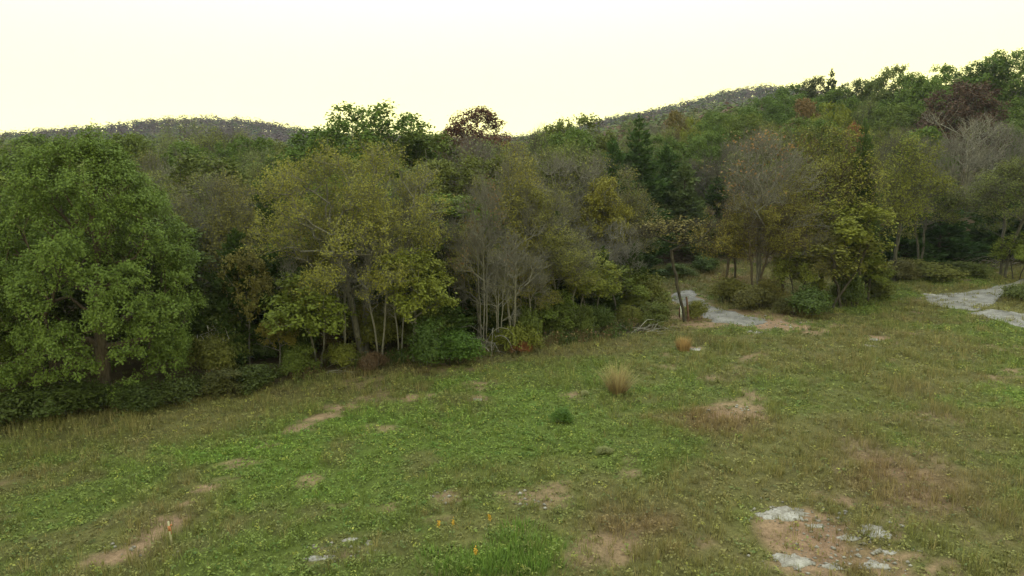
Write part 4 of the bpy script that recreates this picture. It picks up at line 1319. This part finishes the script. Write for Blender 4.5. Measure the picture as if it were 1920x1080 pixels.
pix_sticks(610, 700, "fallen_branch", 5, 2.6, 0.035, (0.5, 0.25), 0.25, (0.17, 0.16, 0.15), "fallen grey branches lying at the wood edge below the domed tree", "branch", 1, dirn=0.1)
pix_sticks(1218, 622, "brush_pile", 26, 1.6, 0.028, (0.55, 0.4), 0.5, (0.26, 0.25, 0.24), "heap of pale grey cut branches at the thicket's tip", "brush pile", 2, dirn=0.5, arch=0.25)
pix_sticks(1140, 618, "brush_pile", 26, 1.9, 0.025, (1.0, 0.5), 0.6, (0.15, 0.14, 0.13), "low tangle of grey brush under the thicket", "brush pile", 3, arch=0.4)
pix_sticks(1245, 492, "brush_pile", 150, 3.6, 0.045, (1.1, 0.6), 2.2, (0.085, 0.062, 0.055), "big dark brown brush pile at the back of the clearing", "brush pile", 4, arch=0.5)
pix_sticks(1850, 505, "brush_pile", 50, 3.0, 0.04, (2.6, 0.7), 1.0, (0.12, 0.105, 0.10), "grey fallen limbs lying beyond the driveway's bend", "brush pile", 5, arch=0.2, dirn=0.2)
pix_sticks(500, 640, "fallen_branch", 22, 3.2, 0.03, (0.2, 0.3), 0.3, (0.20, 0.20, 0.20), "fan of pale dead twigs beside the bright yellow-green tree", "branch", 6, arch=1.2, dirn=2.9)
pix_sticks(905, 664, "brush_pile", 30, 2.6, 0.03, (0.7, 0.4), 1.4, (0.20, 0.19, 0.18), "hanging grey vines and dead stems at the tangled tree's foot", "brush pile", 7, arch=1.3)

# white snag in the shade between the oak and the dome
r9 = np.random.default_rng(9)
P_STUB = broadleaf("stub", 91, 2.6, 1.6, 1.2, 0, 26, 0, 0.1, 0.1, 0.06, 0.012, [(0, 0, 2.0, 0.7, 0.6, 0.6)], twigs=30, twig_len=0.4, hollow=0.2, trunk_to=0.7, stems=2)
xs, ys = at(402, 700)
place("snag", P_STUB, xs, ys, 2.6, 1.5, (0.1, 0.1, 0.1), (0.30, 0.29, 0.28), "broken white snag in the shade next to the oak", "tree", rot=0.6)

# thin dark trunks on the island
for k, (px, base, hpx, lean, lab) in enumerate([
    (1560, 582, 90, 0.25, "thin leaning dark trunk, one of a pair beneath the flat-topped yellow-green tree"),
    (1577, 578, 120, -0.15, "thin upright dark trunk beside the leaning one"),
    (1606, 573, 130, 0.05, "stout dark trunk in the flat-topped yellow-green tree's shade"),
    (1626, 566, 80, 0.05, "slim dark sapling trunk at the island's end"),
    (1377, 560, 110, -0.02, "straight reddish-dark trunk beside the gravel track")]):
    x, y = at(px, base)
    Hh = hpx * y / FPX
    r = np.random.default_rng(300 + k)
    lobes = [(lean * Hh, 0, Hh * 0.95, 0.8, 0.8, 0.5), (lean * Hh * 0.5, 0.2, Hh * 0.8, 0.6, 0.6, 0.4)]
    pr = broadleaf("sapling", 300 + k, Hh, 1.8, Hh * 0.55, 0, 40, 500, 0.12, 0.25, 0.07, 0.008, lobes, trunk_to=0.9, lean=(lean * Hh, 0), hollow=0.3)
    place("sapling", pr, x, y, Hh, 1.8, (0.12, 0.125, 0.035), BARK_DARK, lab, "tree", rot=0.0)

# ------------------------------------------------------------------ things in the meadow
def blades(name, px, py, n, rad, hgt, cols, label, cat, seed, width=0.012, flare=0.5):
    r = np.random.default_rng(seed)
    x, y = at(px, py)
    a, q = r.random(n) * 6.283, np.sqrt(r.random(n)) * rad
    A = np.stack([np.cos(a) * q, np.sin(a) * q, np.full(n, -0.03)], axis=1)
    L = hgt * r.uniform(0.4, 1.1, n)
    ln = flare * (q / rad) * r.uniform(0.3, 1.2, n)
    d = unit(np.stack([np.cos(a) * ln, np.sin(a) * ln, np.ones(n)], axis=1))
    M_ = A + d * L[:, None] * 0.55
    E = M_ + unit(d + np.stack([np.cos(a), np.sin(a), -0.6 + 0 * a], axis=1) * 0.45 * r.random(n)[:, None]) * L[:, None] * 0.45
    sd = np.stack([-np.sin(a), np.cos(a), 0 * a], axis=1) * width * r.uniform(0.6, 1.4, n)[:, None]
    V = np.stack([A - sd, A + sd, M_ + sd * 0.8, M_ - sd * 0.8, E], axis=1).reshape(-1, 3)
    i = np.arange(n)[:, None] * 5
    lo, hi = np.array(cols[0]), np.array(cols[1])
    v = r.uniform(0.7, 1.3, n)[:, None, None]
    cc = np.stack([np.tile(lo, (n, 1)), np.tile(lo, (n, 1)), np.tile((lo + hi) / 2, (n, 1)), np.tile((lo + hi) / 2, (n, 1)), np.tile(hi, (n, 1))], axis=1) * v
    me = mesh_from(name, V, [i + np.array([[0, 1, 2, 3]]), i + np.array([[3, 2, 4]])], M_GRASS, cc.reshape(-1, 3))
    return tag(link(name, me, None, (x, y, float(ground_z(np.array([x]), np.array([y]))[0]))), label, cat)

blades("dry_grass_clump", 1158, 737, 480, 0.34, 1.6, [(0.21, 0.13, 0.075), (0.36, 0.32, 0.16)], "tall straw-coloured dry grass clump alone in the meadow", "grass clump", 1, 0.010, 0.8)
blades("dry_grass_clump", 1281, 656, 420, 0.35, 0.85, [(0.30, 0.19, 0.09), (0.36, 0.25, 0.12)], "small tan dry grass clump next to a bare patch below the track", "grass clump", 2, 0.012, 0.4)
for k, (px, py, hh) in enumerate([(900, 1055, .42), (945, 1062, .5), (990, 1050, .48), (1020, 1040, .4), (960, 1025, .4), (915, 1085, .5), (1005, 1080, .52), (870, 1078, .4), (830, 1060, .38), (975, 1005, .36)]):
    blades("green_grass_clump", px, py, 260, 0.8, hh * 0.8, [(0.085, 0.15, 0.03), (0.125, 0.20, 0.04)], "lush bright green grass clump among the orange flowers", "grass clump", 20 + k, 0.010, 0.5)["group"] = "lush grass clumps in the meadow"
x, y = at(1054, 792)
place("weed_plant", SHRUB[1], x, y, 0.60, 0.85, (0.060, 0.118, 0.024), (0.05, 0.07, 0.03), "single dark green leafy weed standing out in the meadow", "plant")
for (px, py, w_, c_, lab) in [(1135, 850, 0.5, (0.19, 0.21, 0.13), "whitish flowering aster clump in the open meadow"),
                              (1098, 742, 0.3, (0.28, 0.30, 0.22), "tiny white flowering weed near the dark green leafy one")]:
    x, y = at(px, py)
    place("aster_plant", SHRUB[2], x, y, 0.28, w_, c_, (0.07, 0.09, 0.04), lab, "plant")

def flower(px, py, hgt, seed):
    r = np.random.default_rng(seed)
    x, y = at(px, py)
    o = link("flower", None, None, (x, y, float(ground_z(np.array([x]), np.array([y]))[0])))
    tag(o, "orange flower spike standing above the lush grass", "flower", "orange flower spikes in the meadow")
    A = np.array([[0, 0, -0.02], [0.02, 0, hgt * 0.5]]); B = np.array([[0.02, 0, hgt * 0.5], [0.03, 0.01, hgt]])
    V, F = tubes(A, B, np.array([0.008, 0.007]), np.array([0.007, 0.004]))
    link("stem", mesh_from("flower_stem", V, F, M_BARK), o, color=(0.08, 0.13, 0.04))
    m = 36
    P = np.array([0.03, 0.01, hgt]) + r.normal(size=(m, 3)) * np.array([0.02, 0.02, 0.05])
    V, F = leaf_quads(P, r.uniform(0.025, 0.045, m), unit(r.normal(size=(m, 3)) + np.array([0, 0, 0.5])), r, 1.4)
    link("petals", mesh_from("flower_petals", V, F, M_LEAF), o, color=(0.42, 0.26, 0.04))
for k, (px, py) in enumerate([(821, 1010), (848, 1008), (916, 1002), (890, 1070)]):
    flower(px, py, 0.42 + 0.03 * (k % 4), 500 + k)

# limestone showing through the turf
def rock(px, py, wpx, dpx, hgt, seed, label):
    r = np.random.default_rng(seed)
    x, y = at(px, py)
    W = wpx * y / FPX / 2 * 1.25
    D = abs(at(px, py - dpx / 2)[1] - at(px, py + dpx / 2)[1]) / 2
    n, m = 40, 6
    hgt *= 0.55
    th = np.arange(n) * 2 * math.pi / n
    k = fbm(np.cos(th) * 1.3 + seed, np.sin(th) * 1.3, seed, 4)
    k2 = fbm(np.cos(th) * 4.1 + seed, np.sin(th) * 4.1, seed + 3, 3)
    rad = np.clip(0.25 + 1.1 * k + 0.8 * (k2 - 0.4), 0.2, 1.4)
    V = [(0, 0, hgt)]
    V = [np.array([[0, 0, hgt * 0.9]])]
    for j in range(1, m + 1):
        f = j / m
        ring = np.stack([np.cos(th) * rad * W * f, np.sin(th) * rad * D * f, 0 * th], axis=1)
        z = hgt * (1 - f ** 3) * (0.6 + 0.8 * fbm(ring[:, 0] * 2.5 + seed, ring[:, 1] * 2.5, seed, 3)) - 0.10 * (j == m)
        ring[:, 2] = z
        V.append(ring)
    V = np.concatenate(V)
    V[:, 2] += ground_z(V[:, 0] + x, V[:, 1] + y) - H1(x, y)
    F3 = np.stack([np.zeros(n, int), 1 + np.arange(n), 1 + (np.arange(n) + 1) % n], axis=1)
    F4 = []
    for j in range(m - 1):
        a, b = 1 + j * n, 1 + (j + 1) * n
        i = np.arange(n)
        F4.append(np.stack([a + i, b + i, b + (i + 1) % n, a + (i + 1) % n], axis=1))
    o = link("flat_rock", mesh_from("flat_rock", V, [F3, np.concatenate(F4)], M_ROCK, None, False), None, (x, y, H1(x, y)))
    tag(o, label, "rock", "limestone slabs in the turf")
for k, (px, py, w, d, hh, lab) in enumerate([
    (1475, 962, 95, 26, .10, "broad bluish-white limestone slab showing through the turf"),
    (1437, 965, 40, 16, .06, "small grey limestone slab touching the broad one"),
    (1640, 997, 50, 30, .10, "pale upright-edged limestone slab at the outcrop's upper corner"),
    (1590, 1007, 46, 14, .07, "thin cream limestone slab in the middle of the outcrop"),
    (1488, 1052, 70, 30, .12, "white pointed limestone slab at the outcrop's lower end"),
    (1560, 1062, 44, 18, .06, "weathered limestone slab half buried beside the white pointed one"),
    (1640, 1058, 54, 18, .07, "grey limestone slab near the bare brown patch"),
    (1530, 985, 36, 10, .05, "thin sliver of limestone between the larger slabs"),
    (1670, 1035, 30, 12, .05, "small limestone slab on the outcrop's outer rim"),
    (600, 1047, 58, 14, .06, "grey limestone slab below the lone grassy strip"),
    (692, 1020, 22, 12, .07, "little pale limestone lump near the grey slab"),
    (655, 1012, 30, 10, .04, "faint grey limestone sliver above the grey slab"),
    (1413, 622, 30, 6, .10, "pale flat stone at the end of the gravel track"),
    (1745, 553, 26, 5, .14, "whitish flat stone on the driveway's margin"),
    (1640, 636, 16, 5, .08, "white stone alone in the grass below the wooded island"),
    (1632, 648, 22, 4, .06, "low white stone just below the lone white stone"),
    (895, 748, 16, 8, .07, "pinkish stone in the upper meadow"),
    (1302, 655, 30, 5, .06, "cream flat stone beside the small tan grass clump")]):
    rock(px, py, w, d, hh, 700 + k, lab)

def rubble():
    """small stones scattered over the outcrop, the worn strips and the gravel's edges"""
    r = np.random.default_rng(808)
    Vs, Fs, off = [], [], 0
    base = np.array([(1, 0, 0), (-1, 0, 0), (0, 1, 0), (0, -1, 0), (0, 0, 0.7), (0, 0, -0.7)], float)
    F = np.array([(0, 2, 4), (2, 1, 4), (1, 3, 4), (3, 0, 4), (2, 0, 5), (1, 2, 5), (3, 1, 5), (0, 3, 5)])
    spots = [(1475, 965, 75, 22, 90), (1600, 1010, 90, 40, 200), (1500, 1055, 70, 25, 110), (1640, 1060, 60, 20, 80), (640, 1035, 70, 20, 60), (1375, 768, 55, 12, 30),
             (1450, 612, 60, 10, 70), (1720, 562, 40, 6, 40), (1010, 940, 60, 15, 30), (245, 1030, 50, 12, 25), (1380, 600, 60, 12, 40), (835, 930, 30, 8, 20)]
    for (px, py, rx, ry, n) in spots:
        for i in range(n):
            x, y = at(px + r.normal() * rx * 0.6, py + r.normal() * ry * 0.6)
            s = (0.02 + 0.09 * r.random() ** 3) * (y / 24) ** 0.5
            a = r.random() * 6.283
            V = base * s * r.uniform(0.5, 1.2, (6, 3))
            V = np.stack([V[:, 0] * math.cos(a) - V[:, 1] * math.sin(a), V[:, 0] * math.sin(a) + V[:, 1] * math.cos(a), V[:, 2]], axis=1)
            z = float(ground_z(np.array([x]), np.array([y]))[0])
            Vs.append(V + np.array([x, y, z + s * 0.2])); Fs.append(F + off); off += 6
    tag(link("rubble", mesh_from("rubble", np.concatenate(Vs), np.concatenate(Fs), M_ROCK)), "loose pale limestone chips on the bare patches", "rubble", kind="stuff")
rubble()

def box(bm_list, c, s, rotz=0.0):
    x, y, z = c
    a, b, d = s[0] / 2, s[1] / 2, s[2] / 2
    V = np.array([(i * a, j * b, k * d) for i in (-1, 1) for j in (-1, 1) for k in (-1, 1)])
    co, si = math.cos(rotz), math.sin(rotz)
    V = np.stack([V[:, 0] * co - V[:, 1] * si + x, V[:, 0] * si + V[:, 1] * co + y, V[:, 2] + z], axis=1)
    F = np.array([(0, 1, 3, 2), (4, 6, 7, 5), (0, 4, 5, 1), (2, 3, 7, 6), (0, 2, 6, 4), (1, 5, 7, 3)])
    n = sum(len(v) for v, f in bm_list)
    bm_list.append((V, F + n))

def boxes(name, lst, mat):
    return mesh_from(name, np.concatenate([v for v, f in lst]), np.concatenate([f for v, f in lst]), mat)

# survey stake with orange ribbon
x, y = at(323, 1027)
o = link("survey_stake", None, None, (x, y, float(ground_z(np.array([x]), np.array([y]))[0])))
o.rotation_euler = (0.03, -0.05, 0.3)
tag(o, "pale wooden survey stake with an orange ribbon in the meadow", "stake")
b = []; box(b, (0, 0, 0.38), (0.05, 0.022, 0.86)); link("lath", boxes("lath", b, M_LATH), o)
b = []; box(b, (0, 0, 0.60), (0.058, 0.030, 0.16)); box(b, (0.035, -0.012, 0.53), (0.018, 0.006, 0.22), 0.4); box(b, (0.05, 0.015, 0.68), (0.06, 0.006, 0.05), 0.6)
link("ribbon", boxes("ribbon", b, M_RIBBON), o)

# white marker and rusty post at the crooked tree's foot
x, y = at(1278, 596)
o = link("marker_post", None, None, (x, y, H1(x, y)))
tag(o, "small white marker post beside the crooked dark-trunked tree", "marker")
b = []; box(b, (0, 0, 0.42), (0.22, 0.10, 0.90)); link("panel", boxes("panel", b, M_WHITE), o)
b = []; box(b, (-0.15, 0.02, 0.36), (0.07, 0.09, 0.74)); box(b, (0, 0, 0.885), (0.24, 0.12, 0.03)); link("frame", boxes("frame", b, M_POST), o)
x, y = at(1291, 602)
V, F = tubes(np.array([[0, 0, -0.1], [-0.07, 0, 0.8]]), np.array([[-0.07, 0, 0.8], [-0.2, 0.02, 1.65]]), np.array([0.085, 0.08]), np.array([0.08, 0.065]))
o = link("broken_post", mesh_from("broken_post", V, F, M_POST, None, True), None, (x, y, H1(x, y)))
tag(o, "leaning reddish-brown broken post by the white marker", "post")

# ------------------------------------------------------------------ evening haze
b = []
box(b, (0, 500, 58), (1900, 1330, 120))
hz, t = new_mat("haze")
vo = N(t, "ShaderNodeVolumePrincipled")
vo.inputs['Color'].default_value = (0.72, 0.80, 1.0, 1)
vo.inputs['Density'].default_value = 0.00013
vo.inputs['Anisotropy'].default_value = 0.2
mo = N(t, "ShaderNodeOutputMaterial")
t.links.new(vo.outputs[0], mo.inputs['Volume'])
tag(link("haze", boxes("haze", b, hz)), "thin evening haze over the valley", "haze", kind="stuff")
